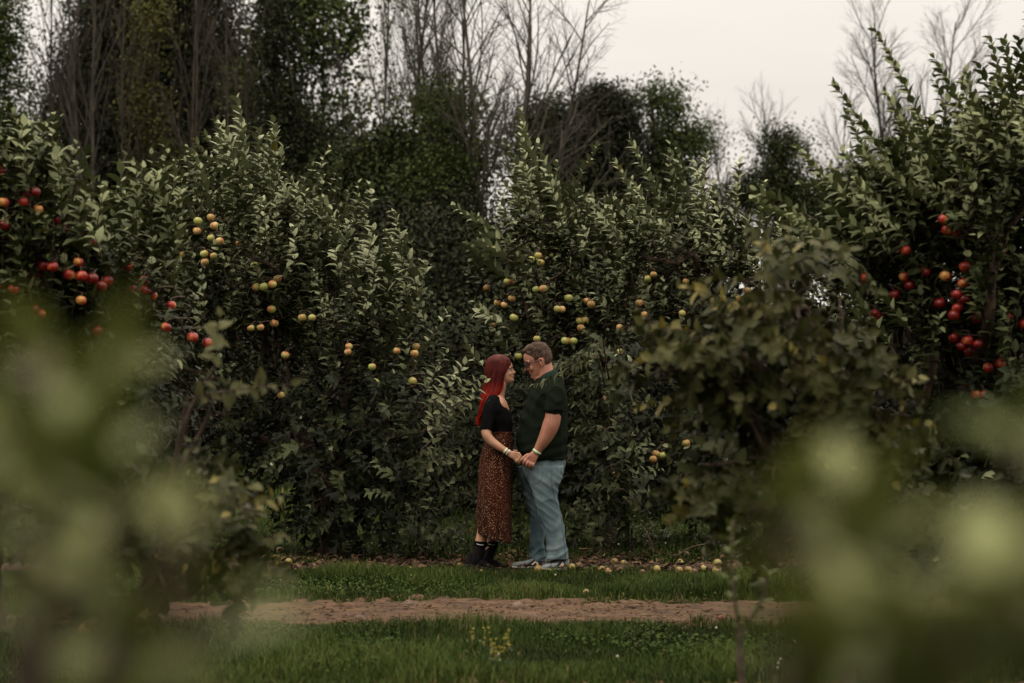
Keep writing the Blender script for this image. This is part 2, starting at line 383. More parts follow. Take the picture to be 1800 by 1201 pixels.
def c_near(lobes, p): return min((l[0] for l in lobes), key=lambda c: np.linalg.norm(c - p))
def apple_tree(label, base, lobes, nshoot, mat, L, limbs=(), water=(), apples=(), apple_me=None, ar=.036, nl=13, ln=(.2, .45), trunk_r=.09, fork=.6,
               group='apple trees', name='apple_tree', droop=None, fork_at=None, asp=.5, wsize=1.45, up=.45, extra=None, wind=(-.5, 0, .0), tb=0):
    bx, by = base
    root = thing(name, label, 'tree', (bx, by, 0), group)
    fk = np.array(fork_at if fork_at is not None else (bx + rng.uniform(-.1, .1), by, fork), float)
    tr = MB(); P = smoothpath([(bx, by, -.05), (bx + rng.uniform(-.03, .03), by, fk[2] * .5), fk], 9)
    tube(tr, P, np.linspace(trunk_r * 1.25, trunk_r * .8, 9) * (1 + .1 * rnd(9)), 12, .5, caps=True); tr.build('trunk', M_bark, root)
    br = MB(); fol = Foliage(L, asp=asp, wind=wind)
    for c, R in lobes:
        q = limb(br, fk, c, trunk_r * .55, .018, .12)
        for _ in range(7):
            u = norm(rng.normal(size=3)); limb(br, q[rng.integers(3, 10)], c + R * u * .8, .014, .004, .12, 7, 5)
    LQ = []
    for pts, r0, r1 in limbs:
        P = smoothpath([at(*p) for p in pts], 16); limb(br, P[0], c_near(lobes, P[0]), r0 * .8, .012, .08); limb(br, fk, c_near(lobes, P[0]), r0, r0 * .7, .06); tube(br, P, np.linspace(r0, r1, 16) * (1 + .14 * rnd(16)), 9, .6, caps=True)
        for q in P[2::2]:
            for _ in range(2): tube(br, smoothpath([q, q + rnd(3) * .06 + [0, 0, .06], q + rnd(3) * .12 + [0, 0, .16]], 5), np.linspace(.006, .002, 5), 5, .4)
        LQ.extend(P)
    for q in LQ:
        for _ in range(2): fol.shoot(q + rnd(3) * [.05, .03, .03] + [0, -.03, 0], (rng.uniform(-.6, .4), rng.uniform(-.5, .2), 1), rng.uniform(.12, .32), (0, 0, .2), 8, .003, 1, tb=tb - .05)
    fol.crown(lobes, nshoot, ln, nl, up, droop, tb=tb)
    for bxy, tip, Y in water:
        a = at(*bxy, Y); b = at(*tip, Y + rng.uniform(-.3, .3)); v = b - a; Ls = np.linalg.norm(v) * 1.03
        side = norm(np.cross(v, [0, 1, 0])) * rng.uniform(-.3, .3)
        fol.shoot(a - .2 * v, norm(v) - side * .5, Ls * 1.2, side, int(Ls * 1.2 / (L * wsize) * 6), .006, wsize, droop=-.05, tb=tb + .5)
        for _ in range(3):
            a2 = a + rnd(3) * .22; v2 = norm(v) + rnd(3) * .16; l2 = Ls * rng.uniform(.45, .8); fol.shoot(a2, v2, l2, rnd(3) * .3, int(l2 / (L * wsize) * 4.6), .005, wsize, droop=-.05, tb=tb + .3)
    fol.lobes = lobes
    if extra: extra(fol)
    ap = hang_apples(apples, lobes, min(l[0][1] for l in lobes), ar, apple_me, root, br) if apples else []
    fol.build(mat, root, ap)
    br.n0 = br.n
    for v, t in zip(fol.wood.v, fol.wood.t): br.v.append(v); br.t.append(t)
    for f in fol.wood.f: br.f.append(f + br.n0); br.m.append(np.full(len(f), 0))
    br.build('branches', M_bark, root)
    return root

# ------------------------------------------------------------------ APPLE TREES
def crop(lst, ox, oy, k): return [(ox + x / k, oy + y / k) for x, y in lst]

# left golden-apple tree behind the couple's left
lob = [lobe(430, 520, 21.2, 180, 1.1, 170), lobe(600, 600, 21.2, 170, 1.2, 190), lobe(420, 380, 21.6, 95, .7, 110), lobe(560, 780, 20.9, 200, 1.1, 150),
       lobe(690, 740, 20.9, 110, .9, 160), lobe(300, 640, 20.8, 160, 1.0, 220), lobe(640, 890, 20.7, 150, .75, 85), lobe(540, 440, 21.3, 110, .8, 100), lobe(770, 760, 20.8, 60, .5, 80)]
gold1 = crop([(1060, 522), (1077, 563), (1208, 650), (872, 700), (915, 708), (1027, 705), (1074, 715), (1030, 747), (990, 590), (1105, 642), (1060, 625), (995, 540), (1280, 762),
              (1395, 830), (1325, 870), (1370, 858), (1290, 872), (1365, 983), (1262, 1078), (1310, 1075), (820, 770)], 0, 200, 2.86) + \
        crop([(290, 928), (605, 912), (850, 907), (947, 888), (940, 920), (727, 987), (930, 1060), (745, 1062), (235, 768), (270, 1130), (1060, 1165), (375, 740), (425, 740), (610, 885)], 400, 300, 2.86)
W1 = [((430, 400), (415, 172), 21), ((468, 420), (483, 213), 21), ((372, 430), (350, 262), 21), ((440, 420), (396, 215), 21.1), ((500, 420), (492, 330), 21), ((455, 330), (440, 230), 21.2),
      ((655, 540), (603, 345), 20.6), ((716, 560), (692, 375), 20.6), ((690, 620), (770, 484), 20.5), ((530, 480), (541, 335), 21), ((585, 480), (560, 360), 20.8), ((620, 520), (640, 400), 20.7),
      ((400, 450), (330, 330), 21), ((340, 470), (262, 292), 20.6), ((300, 480), (230, 330), 20.6), ((480, 400), (512, 350), 21), ((690, 540), (715, 430), 20.6)]
def ex1(f):   # the low spray that reaches in beside the woman's hair
    for a, b, y0, y1, n in (((740, 745), (862, 672), 19.1, 18.85, 12), ((740, 720), (845, 655), 19.2, 18.95, 11), ((740, 760), (842, 702), 19.1, 18.9, 11), ((740, 790), (832, 735), 19.2, 19.0, 11), ((760, 700), (830, 640), 19.3, 19.1, 10), ((750, 830), (835, 790), 19.4, 19.2, 10), ((740, 700), (800, 620), 19.5, 19.3, 10)):
        p, q = at(*a, y0), at(*b, y1); f.join(p); f.shoot(p, q - p, np.linalg.norm(q - p), (0, 0, .05), n * 2, .005, 1.05, keep=True, droop=0, tb=.02)
    for i in range(46):
        p = at(rng.uniform(690, 800), rng.uniform(700, 960), rng.uniform(19.7, 20.3)); f.shoot(p, (rng.uniform(-.6, 1), -.4, rng.uniform(-.2, 1)), .35, (0, 0, .2), 13, tb=-.25)  # low filler shoots, shade under the crown put into their dark tint
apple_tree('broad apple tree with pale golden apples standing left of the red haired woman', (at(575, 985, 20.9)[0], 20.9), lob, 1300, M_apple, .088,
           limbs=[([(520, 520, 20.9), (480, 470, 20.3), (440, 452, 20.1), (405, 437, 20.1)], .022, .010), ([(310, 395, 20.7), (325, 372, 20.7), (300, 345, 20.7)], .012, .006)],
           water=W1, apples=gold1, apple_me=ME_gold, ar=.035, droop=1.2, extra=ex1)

# centre-right golden-apple tree behind the couple
lob = [lobe(960, 580, 22.2, 105, 1.1, 150), lobe(1120, 600, 22.2, 160, 1.3, 170), lobe(1080, 780, 22.0, 170, 1.2, 130), lobe(950, 440, 22.4, 80, .7, 80), lobe(1200, 450, 22.3, 130, 1.0, 95),
       lobe(1300, 620, 22.2, 150, 1.1, 200), lobe(940, 720, 22.1, 80, .9, 130), lobe(1290, 800, 22, 150, 1.0, 120), lobe(930, 830, 22.4, 90, .9, 90), lobe(1060, 440, 22.4, 90, .8, 70)]
gold2 = crop([(380, 573), (450, 565), (288, 600), (392, 605), (187, 640), (270, 695), (240, 692), (370, 728), (405, 725), (260, 770), (195, 790), (470, 818), (490, 820), (270, 858), (605, 782), (625, 797),
              (573, 872), (595, 872), (578, 905), (505, 965), (525, 965), (867, 845), (845, 790), (755, 903), (757, 1017), (1060, 693), (910, 660), (880, 680), (1340, 735), (1305, 773), (1042, 838), (520, 768),
              (290, 1035), (375, 955), (145, 722), (175, 890), (350, 590), (225, 800)], 800, 230, 2.61) + \
        crop([(367, 835), (355, 858), (395, 842), (195, 925), (237, 937), (495, 790), (20, 360), (150, 600)], 1000, 450, 2.4)
W2 = [((985, 400), (928, 186), 22), ((950, 430), (868, 240), 22), ((968, 400), (1027, 245), 22), ((930, 450), (798, 368), 21.8), ((905, 500), (818, 438), 21.6), ((960, 420), (905, 300), 22), ((1010, 430), (985, 330), 22),
      ((1150, 440), (1080, 296), 21.8), ((1190, 430), (1118, 248), 22), ((1240, 440), (1232, 275), 22), ((1290, 460), (1296, 290), 22), ((1215, 430), (1180, 275), 22.2), ((1060, 440), (1010, 348), 22), ((1120, 450), (1070, 375), 21.8),
      ((1170, 440), (1135, 330), 21.7), ((1260, 440), (1265, 330), 21.9), ((1330, 480), (1345, 330), 22), ((1090, 460), (1075, 370), 22), ((930, 480), (850, 420), 21.8), ((890, 620), (820, 548), 21.3), ((1205, 440), (1215, 310), 22.3),
      ((1310, 470), (1325, 380), 22), ((1350, 500), (1390, 400), 22), ((950, 430), (905, 245), 22.3)]
def ex2(f):   # the spray that crosses the man's collar
    p, q = at(1050, 625, 18.9), at(930, 678, 18.8); f.join(p); f.shoot(p, q - p, np.linalg.norm(q - p), (0, 0, -.1), 26, .005, .95, keep=True, droop=.9, tb=.15)
    p, q = at(1060, 600, 19.0), at(985, 640, 18.85); f.join(p); f.shoot(p, q - p, np.linalg.norm(q - p), (0, 0, -.2), 22, .005, .9, keep=True, droop=.8)
    for i in range(110):
        p = at(rng.uniform(1005, 1120), rng.uniform(620, 930), rng.uniform(19.9, 20.8)); f.shoot(p, (rng.uniform(-.8, .8), -.4, rng.uniform(-.8, .6)), .35, (0, 0, -.3), 14, keep=p[0] > .62, tb=-.25)  # filler shoots beside the man, darkened in tint to stand for shade
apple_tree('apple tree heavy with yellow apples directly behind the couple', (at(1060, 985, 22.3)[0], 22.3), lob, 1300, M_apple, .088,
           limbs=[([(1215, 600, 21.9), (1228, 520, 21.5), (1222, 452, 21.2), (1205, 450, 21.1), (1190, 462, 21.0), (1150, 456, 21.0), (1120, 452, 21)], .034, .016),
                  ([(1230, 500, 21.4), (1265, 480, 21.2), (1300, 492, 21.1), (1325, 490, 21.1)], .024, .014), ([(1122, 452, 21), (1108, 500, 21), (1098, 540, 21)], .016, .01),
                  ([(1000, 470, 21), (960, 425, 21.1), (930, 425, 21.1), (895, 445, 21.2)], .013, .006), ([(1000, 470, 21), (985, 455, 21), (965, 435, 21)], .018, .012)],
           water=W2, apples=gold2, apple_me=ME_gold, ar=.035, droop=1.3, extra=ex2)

# right red-apple tree, nearer
lob = [lobe(1600, 400, 14.9, 130, .8, 95), lobe(1740, 360, 14.9, 130, .8, 120), lobe(1690, 560, 14.9, 160, .8, 150), lobe(1780, 760, 14.7, 160, .8, 180), lobe(1540, 480, 14.9, 110, .6, 110), lobe(1850, 480, 14.8, 150, .8, 220), lobe(1620, 760, 15.0, 120, .7, 160), lobe(1700, 900, 14.6, 150, .7, 110)]
redR = crop([(825, 430), (843, 472), (878, 488), (672, 555), (668, 663), (690, 698), (630, 735), (755, 645), (1065, 465), (1055, 515), (1065, 558), (915, 622), (907, 688), (882, 735), (912, 755), (812, 770), (885, 788),
             (965, 832), (1014, 815), (1090, 827), (925, 922), (968, 935), (935, 968), (900, 945), (870, 912), (870, 820), (1010, 1032), (1058, 1015), (912, 1122), (958, 1142), (993, 1140), (565, 822), (545, 812), (510, 665), (835, 660), (1150, 855)], 1300, 200, 2.31)
WR = [((1690, 380), (1597, 46), 14.6), ((1660, 430), (1480, 150), 14.5), ((1725, 330), (1662, 88), 14.6), ((1830, 330), (1748, 68), 14.6), ((1640, 440), (1490, 205), 14.7), ((1600, 460), (1402, 268), 14.5),
      ((1790, 360), (1730, 140), 14.8), ((1560, 460), (1450, 300), 14.7), ((1480, 440), (1325, 345), 14.3), ((1700, 330), (1640, 210), 14.8), ((1760, 330), (1745, 200), 14.7), ((1620, 400), (1560, 190), 14.8),
      ((1820, 300), (1790, 110), 14.7), ((1780, 330), (1690, 200), 14.4), ((1650, 400), (1570, 260), 14.4), ((1560, 440), (1500, 330), 14.3), ((1600, 440), (1540, 300), 14.5), ((1520, 480), (1400, 390), 14.4), ((1840, 340), (1800, 200), 14.4),
      ((1700, 400), (1620, 270), 14.4), ((1740, 380), (1680, 260), 14.3), ((1560, 600), (1480, 470), 14.3), ((1790, 280), (1770, 60), 15.0), ((1860, 300), (1815, 40), 14.8), ((1720, 290), (1690, 130), 14.7), ((1560, 420), (1440, 345), 14.6)]
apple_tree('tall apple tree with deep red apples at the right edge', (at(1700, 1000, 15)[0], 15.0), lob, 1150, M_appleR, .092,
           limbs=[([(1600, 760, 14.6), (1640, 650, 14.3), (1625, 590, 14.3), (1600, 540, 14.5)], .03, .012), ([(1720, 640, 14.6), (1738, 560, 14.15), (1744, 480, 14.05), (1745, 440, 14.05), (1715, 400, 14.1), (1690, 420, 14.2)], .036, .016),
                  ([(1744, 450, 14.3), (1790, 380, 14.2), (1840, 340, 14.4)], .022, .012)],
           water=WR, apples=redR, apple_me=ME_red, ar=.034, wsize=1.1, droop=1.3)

# left red-apple tree, nearer
lob = [lobe(50, 380, 14.5, 100, .7, 110), lobe(100, 540, 14.5, 130, .8, 140), lobe(-70, 470, 14.4, 150, .8, 190), lobe(220, 580, 14.7, 120, .6, 90), lobe(10, 720, 14.4, 170, .8, 150), lobe(180, 720, 14.5, 160, .7, 120), lobe(265, 440, 15.4, 60, .4, 100)]
redL = crop([(10, 292), (130, 405), (178, 395), (120, 445), (192, 482), (18, 445), (292, 533), (390, 537), (322, 592), (412, 602), (455, 648), (22, 562), (40, 640), (92, 672), (128, 690), (394, 747), (220, 765), (265, 770),
             (190, 805), (150, 805), (155, 847), (345, 810), (465, 830), (540, 787), (540, 842), (508, 868), (410, 818), (723, 840), (730, 890), (663, 887), (765, 915), (645, 770), (860, 965), (172, 985), (205, 1008), (8, 862), (70, 882),
             (490, 1095), (968, 1125), (1045, 1155), (835, 1075), (408, 940)], 0, 200, 2.86)
WL = [((20, 400), (70, 215), 14.2), ((60, 420), (80, 250), 14.3), ((110, 450), (105, 280), 14.2), ((-20, 350), (20, 210), 14.3), ((150, 480), (140, 350), 14.2), ((240, 480), (245, 290), 15.2), ((270, 500), (262, 310), 15.2),
      ((300, 520), (310, 340), 15.3), ((200, 500), (165, 400), 14.6), ((-40, 380), (-10, 220), 14.4), ((80, 400), (40, 240), 14.1), ((300, 560), (330, 410), 14.9), ((10, 390), (-5, 190), 14.6), ((220, 500), (200, 420), 15.2), ((120, 430), (125, 310), 14.5)]
apple_tree('apple tree with bright red apples at the left edge', (at(-20, 1000, 14.5)[0], 14.5), lob, 1050, M_appleR, .088,
           limbs=[([(-30, 620, 14.1), (0, 470, 13.95), (5, 440, 13.95), (0, 390, 13.95), (18, 350, 13.95), (22, 320, 14)], .028, .014), ([(0, 560, 14.0), (60, 470, 13.9), (100, 460, 13.9)], .02, .01)],
           water=WL, apples=redL, apple_me=ME_red, ar=.034, droop=1.2)

# yellowing young tree in front, right of the couple
lob = [lobe(1400, 520, 10.5, 95, .3, 90), lobe(1300, 620, 10.4, 120, .35, 85), lobe(1190, 650, 10.4, 80, .25, 55), lobe(1430, 680, 10.5, 140, .4, 130), lobe(1540, 720, 10.5, 80, .25, 90), lobe(1350, 820, 10.4, 150, .35, 80), lobe(1230, 880, 10.3, 50, .15, 40),
       lobe(1450, 900, 10.6, 150, .4, 110), lobe(1560, 900, 10.7, 110, .3, 120)]
def exm(f):
    for a, b in (((1300, 650), (1095, 575)), ((1290, 600), (1130, 560)), ((1350, 560), (1200, 500)), ((1400, 500), (1330, 430)), ((1430, 480), (1440, 410)), ((1440, 500), (1500, 430)), ((1300, 700), (1115, 690)), ((1330, 720), (1170, 720)),
                 ((1500, 700), (1620, 650)), ((1500, 760), (1640, 740)), ((1300, 850), (1190, 860)), ((1270, 880), (1170, 900)), ((1400, 480), (1390, 400)), ((1260, 620), (1110, 620))):
        p, q = at(*a, 10.4), at(*b, 10.3); f.join(p); f.shoot(p, q - p, np.linalg.norm(q - p), (0, 0, -.2), 12, .004, 1.05, tb=.25)
apple_tree('young apple tree with yellowing leaves standing in front of the right trees', (at(1490, 1000, 10.5)[0], 10.5), lob, 300, M_yel, .083, nl=12, ln=(.15, .3), trunk_r=.035, fork=.75, asp=.62, extra=exm, wind=(-.15, 0, -.1), tb=.1, up=.2, droop=9)

# low yellowing tree in front on the left
lob = [lobe(400, 910, 9.9, 70, .25, 60), lobe(420, 1000, 9.9, 55, .2, 55), lobe(150, 960, 10.2, 150, .5, 150), lobe(40, 820, 10.2, 120, .4, 110), lobe(300, 860, 10.1, 90, .25, 100), lobe(300, 1000, 10.1, 90, .3, 80)]
def exl(f):
    for a, b in (((380, 920), (490, 880)), ((390, 900), (440, 845)), ((360, 900), (400, 850)), ((400, 960), (500, 940)), ((410, 1000), (460, 1050)), ((330, 980), (470, 990)), ((380, 690), (515, 655)), ((330, 700), (470, 690)), ((380, 640), (385, 560))):
        p, q = at(*a, 9.9), at(*b, 9.7); f.join(p); f.shoot(p, q - p, np.linalg.norm(q - p), (0, 0, -.1), 11, .004, 1.0, tb=.2)
apple_tree('small apple tree with browning leaves at the left behind the blurred sapling', (at(195, 1300, 10.2)[0], 10.2), lob, 130, M_yel, .08, nl=12, ln=(.15, .3), trunk_r=.045, fork=.5, asp=.6, extra=exl, wind=(-.1, 0, -.1), up=.3, droop=9,
           apples=[(160, 1098), (148, 1108), (112, 712)], apple_me=ME_red, ar=.03)

# filler apple trees of the same row, further out and behind
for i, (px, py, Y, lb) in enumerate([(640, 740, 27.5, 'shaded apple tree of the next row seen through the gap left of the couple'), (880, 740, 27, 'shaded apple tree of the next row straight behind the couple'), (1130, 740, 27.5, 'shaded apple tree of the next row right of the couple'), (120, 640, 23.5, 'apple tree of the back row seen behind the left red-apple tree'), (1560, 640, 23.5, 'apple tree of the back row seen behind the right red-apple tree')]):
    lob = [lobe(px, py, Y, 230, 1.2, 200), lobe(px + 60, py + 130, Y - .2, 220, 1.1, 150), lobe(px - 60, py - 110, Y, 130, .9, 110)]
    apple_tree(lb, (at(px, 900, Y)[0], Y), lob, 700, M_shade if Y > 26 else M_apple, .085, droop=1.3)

# near saplings, far out of focus
def sapling(label, base, Y, stems, L, tb=.3, n=9, kf=.9, q=.78):
    Y = Y * q
    root = thing('apple_sapling', label, 'sapling', (at(base, 0, Y)[0], Y, 0), 'blurred saplings close to the camera')
    st = MB(); fol = Foliage(L, wind=(0, 0, .1), asp=.5)
    b = np.array([at(base, 0, Y)[0], Y, 0.0])
    for pts, k in stems:
        Q = [at(p[0], p[1], p[2] * q) for p in pts]; P = smoothpath([b, b + (Q[0] - b) * .55 + [0, 0, .1]] + Q, 14)
        tube(st, P, np.linspace(.012, .004, 14), 8, .6, caps=True)
        for a, c in zip(Q[:-1], Q[1:]): fol.shoot(a, c - a, np.linalg.norm(c - a), (0, 0, .05), int(k * kf), .003, 1, droop=0, tb=tb, wood=False)
    st.build('stem', M_twig, root); fol.build(M_near, root, clear=False)
sapling('blurred pale green apple sapling filling the lower left corner', -40, 1.9,
        [([(40, 1150, 1.9), (110, 850, 1.9), (60, 620, 1.95)], 7), ([(60, 1250, 1.8), (200, 950, 1.75), (150, 740, 1.75)], 7), ([(160, 1280, 1.7), (260, 1120, 1.7), (330, 900, 1.7)], 5), ([(300, 1250, 1.8), (380, 1080, 1.8)], 3),
         ([(-150, 900, 2.0), (10, 780, 2.0), (260, 640, 2.0)], 6)], .085)
sapling('blurred apple shoot with a pale tip in the lower right', 1500, 1.9,
        [([(1600, 1250, 1.9), (1500, 1050, 1.9), (1500, 850, 1.9)], 8), ([(1560, 1200, 1.9), (1430, 1010, 1.9), (1350, 925, 1.95)], 5)], .08)
sapling('blurred apple sapling with brown stem at the bottom right corner', 1700, 1.7,
        [([(1640, 1230, 1.7), (1720, 1080, 1.7), (1800, 950, 1.7)], 8), ([(1850, 1000, 1.75), (1810, 860, 1.75), (1795, 760, 1.75)], 4), ([(1560, 1290, 1.6), (1640, 1210, 1.6), (1690, 1090, 1.6)], 6), ([(1850, 1230, 1.6), (1820, 1120, 1.6), (1760, 1000, 1.6)], 5), ([(1380, 1290, 1.6), (1440, 1190, 1.6), (1500, 1080, 1.6)], 6)], .08)
sapling('thin leafy sapling standing at the end of the dirt strip', 1310, 8.4, [([(1300, 1120, 8.4), (1285, 1000, 8.4), (1288, 915, 8.4)], 9), ([(1300, 1130, 8.4), (1340, 1050, 8.4), (1345, 1000, 8.4)], 5)], .06, .1, kf=1.2, q=1)
# ------------------------------------------------------------------ GROUND
def pathmask(x, y):
    """1 inside the bare wheel track, 0 in the grass"""
    e = .18 * sines(np.stack([x, y], -1), 3.1, 3) + .12 * sines(np.stack([x, y], -1), 13, 4)
    a = np.clip(((16.58 + .02 * x + e) - y) / .22, 0, 1) * np.clip((y - (14.78 + e * .9)) / .22, 0, 1)
    b = np.clip(((11.95 + e) - y) / .2, 0, 1)
    return np.clip(np.maximum(a, b), 0, 1)
def soilmask(x, y):
    """bare litter under the tree rows"""
    e = .22 * sines(np.stack([x, y], -1), 2.3, 7) + .1 * sines(np.stack([x, y], -1), 9, 8)
    a = np.clip((y - (19.12 + e * .35)) / .15, 0, 1) * np.clip(((20.15 + 2.2 * e) - y) / .4, 0, 1)
    return a
mG = noisemat('orchard_ground', (.012, .018, .005), (.026, .030, .010), 3.5, 1, .4, spec=.02)
gm = MB(); gx, gy = np.meshgrid(np.concatenate([[-400, -100, -40], np.linspace(-15, 15, 61), [40, 100, 400]]), np.concatenate([[-50, 0], np.linspace(5, 30, 51), [40, 60, 100, 200, 600]]), indexing='ij')
gz = .012 * sines(np.stack([gx, gy], -1), .9, 1) - .012
gz = np.where((np.abs(gx) > 16) | (gy > 31), -.012, gz)
nx, ny = gx.shape; ii = (np.arange(nx - 1)[:, None] * ny + np.arange(ny - 1)[None]).ravel()
gm.add(np.stack([gx, gy, gz], -1).reshape(-1, 3), np.stack([ii, ii + ny, ii + ny + 1, ii + 1], -1))
tag(gm.build('ground', mG), kind='structure')

def dirt_sheet(name, x0, x1, y0, y1, mask, mat, step, amp, base, seed):
    xs = np.arange(x0, x1, step); ys = np.arange(y0, y1, step); X, Y = np.meshgrid(xs, ys, indexing='ij'); m = mask(X, Y)
    p2 = np.stack([X, Y], -1)
    Z = base + amp * (.5 * sines(p2, 5, seed) + .5 * np.abs(sines(p2, 21, seed + 1)) + .45 * np.abs(sines(p2, 55, seed + 2))) * m - (1 - m) * .06
    nx, ny = X.shape; mb = MB(); ii = (np.arange(nx - 1)[:, None] * ny + np.arange(ny - 1)[None]).ravel()
    mm = m.ravel(); f = np.stack([ii, ii + ny, ii + ny + 1, ii + 1], -1); f = f[mm[f].max(1) > 0]
    mb.add(np.stack([X, Y, Z], -1).reshape(-1, 3), f); return tag(mb.build(name, mat), kind='structure')
mD = noisemat('bare_dirt', (.030, .014, .006), (.098, .052, .024), 9, .95, .7, 9, stretch=(.5, 1, 1))
mS = noisemat('leaf_litter_soil', (.018, .011, .007), (.075, .043, .026), 14, .95, .7, 9)
dirt_sheet('dirt_path', -3.2, 3.6, 11.4, 17.2, pathmask, mD, .03, .012, .006, 20)
dirt_sheet('soil_strip', -4.2, 4.2, 18.8, 21.2, soilmask, mS, .035, .014, .006, 30)

# ------------------------------------------------------------------ GRASS
M_grass = leafmat('grass_blade', [(0, (.013, .021, .004)), (.5, (.034, .054, .010)), (.85, (.058, .080, .017)), (.95, (.09, .094, .03)), (1, (.2, .15, .07))], None, .7, .08, trans=.15)
def grass(name, n, x0, x1, y0, y1, h, wd, dens, mat=M_grass, wide=False):
    X = rng.uniform(x0, x1, n); Y = rng.uniform(y0, y1, n)
    if wide: X = X * (Y / 19)
    d = np.clip(1 - np.maximum(pathmask(X, Y) * (.975 + .05 * (sines(np.stack([X, Y], -1), 4, 5) < .6)), soilmask(X, Y) * .985), 0, 1) * dens(X, Y)
    k = rng.random(n) < d; X, Y = X[k], Y[k]; n = len(X); p2 = np.stack([X, Y], -1)
    tuft = sines(p2, 7, 50); H = h * rng.uniform(.5, 1.25, n) * np.maximum(1 + .45 * tuft + .4 * sines(p2, 2, 51), .55)
    edge = pathmask(X, Y) > .02; H = np.where(edge, H * .6, H)
    a = rng.uniform(0, 6.3, n); lean = rng.uniform(.1, .9, n) * H
    dx, dy = np.cos(a), np.sin(a); W = wd * rng.uniform(.7, 1.3, n)
    b = np.stack([X, Y, np.full(n, -.01)], -1); s = np.stack([-dy, dx, np.zeros(n)], -1) * W[:, None] * .5
    D = np.stack([dx * lean, dy * lean, np.zeros(n)], -1); Z = np.zeros((n, 3)); Z[:, 2] = H
    v = np.stack([b - s, b + s, b + D * .3 + Z * .6 + s * .85, b + D * .3 + Z * .6 - s * .85, b + D + Z * .95], 1)
    tint = np.clip(.42 + .22 * tuft + .28 * sines(p2, 1.3, 60) + rnd(n) * .22, 0, .93)
    tint = np.where(rng.random(n) < .02 + .2 * edge, rng.uniform(.96, 1, n), tint)
    o = (np.arange(n) * 5)[:, None]; mb = MB()
    mb.add(v.reshape(-1, 3), [np.array([[0, 1, 2, 3]]) + o, np.array([[3, 2, 4]]) + o], np.repeat(tint, 5))
    return tag(mb.build(name, mat), kind='stuff')
grass('grass', 95000, -3.1, 3.4, 11.2, 15.3, .07, .0055, lambda x, y: .9)
grass('grass', 75000, -3.6, 3.9, 16.4, 19.5, .062, .005, lambda x, y: .95)
grass('grass', 85000, -4.2, 4.2, 19.6, 27.5, .055, .009, lambda x, y: np.clip(.75 + .4 * sines(np.stack([x, y], -1), 1.1, 77), .1, 1), wide=True)
grass('grass', 30000, -7, 7, 26, 44, .12, .02, lambda x, y: .8)
# taller dark tufts beside the track
tb_ = lambda x, y: (np.hypot((x - 1.45) / 1.0, (y - 17.0) / .35) < 1) * 1.0
grass('grass', 9000, .6, 2.3, 16.6, 17.5, .13, .006, tb_)
# broad leaved ground cover in the grass
M_clover = leafmat('clover_leaf', [(0, (.018, .033, .005)), (1, (.045, .07, .013))], None, .7, .08)
def cover(n, x0, x1, y0, y1):
    X = rng.uniform(x0, x1, n); Y = rng.uniform(y0, y1, n); p2 = np.stack([X, Y], -1)
    k = (rng.random(n) < (1 - np.maximum(pathmask(X, Y), soilmask(X, Y)))) & (sines(p2, 2.1, 90) > -.1); X, Y = X[k], Y[k]; n = len(X)
    P = np.stack([X, Y, rng.uniform(.015, .05, n)], -1); D = rnd(n, 3) * np.array([1, 1, .3]); N = rnd(n, 3) * .6 + np.array([0, 0, 1])
    mb = MB(); leaves(mb, P, D, N, rng.uniform(.015, .035, n), rng.uniform(.012, .024, n), .2, .3, rng.uniform(0, 1, n), True)
    return tag(mb.build('ground_cover', M_clover), kind='stuff')
cover(16000, -3, 3.3, 12, 15.2); cover(9000, -3.4, 3.6, 16.6, 19.2); cover(16000, -5, 5, 19.8, 26)
# crumbs and wood chips on the dirt
def crumbs(name, n, x0, x1, y0, y1, mask, mat, s0, s1):
    X = rng.uniform(x0, x1, n); Y = rng.uniform(y0, y1, n); k = mask(X, Y) > .3; X, Y = X[k], Y[k]; mb = MB()
    base = np.array([[1, 0, 0], [-1, 0, 0], [0, 1, 0], [0, -1, 0], [0, 0, 1], [0, 0, -1]], float)
    fc = np.array([[0, 2, 4], [2, 1, 4], [1, 3, 4], [3, 0, 4], [2, 0, 5], [1, 2, 5], [3, 1, 5], [0, 3, 5]])
    n = len(X); s = s0 * (s1 / s0) ** (rng.random(n) ** 2.2); a = rng.uniform(0, 6.3, n)
    sc = np.stack([s * rng.uniform(.8, 2.2, n), s * rng.uniform(.6, 1.1, n), s * rng.uniform(.3, .7, n)], -1)
    v = base[None] * sc[:, None] * (1 + .35 * rnd(n, 6, 3)); c, q = np.cos(a)[:, None], np.sin(a)[:, None]
    v = np.stack([v[..., 0] * c - v[..., 1] * q + X[:, None], v[..., 0] * q + v[..., 1] * c + Y[:, None], v[..., 2] + .012 + s[:, None] * .2], -1)
    mb.add(v.reshape(-1, 3), (fc[None] + (np.arange(n) * 6)[:, None, None]).reshape(-1, 3), np.repeat(rng.random(n), 6))
    return tag(mb.build(name, mat, smooth=False), kind='stuff')
mC = leafmat('soil_crumb', [(0, (.022, .011, .005)), (.7, (.085, .046, .021)), (1, (.17, .11, .06))], None, .9, .2)
crumbs('soil_crumbs', 15000, -3, 3.5, 11.6, 17, pathmask, mC, .003, .018)
mL = leafmat('litter', [(0, (.018, .011, .007)), (.7, (.06, .034, .02)), (1, (.15, .09, .05))], None, .9, .2)
crumbs('leaf_litter', 7000, -4, 4, 18.9, 21, soilmask, mL, .006, .03)
# dead leaves lying about
n = 1500; X = rng.uniform(-3.8, 4, n); Y = rng.uniform(18.95, 20.8, n); mb = MB()
leaves(mb, np.stack([X, Y, rng.uniform(.015, .05, n)], -1), rnd(n, 3) * [1, 1, .3], rnd(n, 3) * .8 + [0, 0, 1], rng.uniform(.04, .08, n), rng.uniform(.02, .04, n), .3, .6, rng.uniform(.3, 1, n))
tag(mb.build('fallen_leaves', mL), kind='stuff')

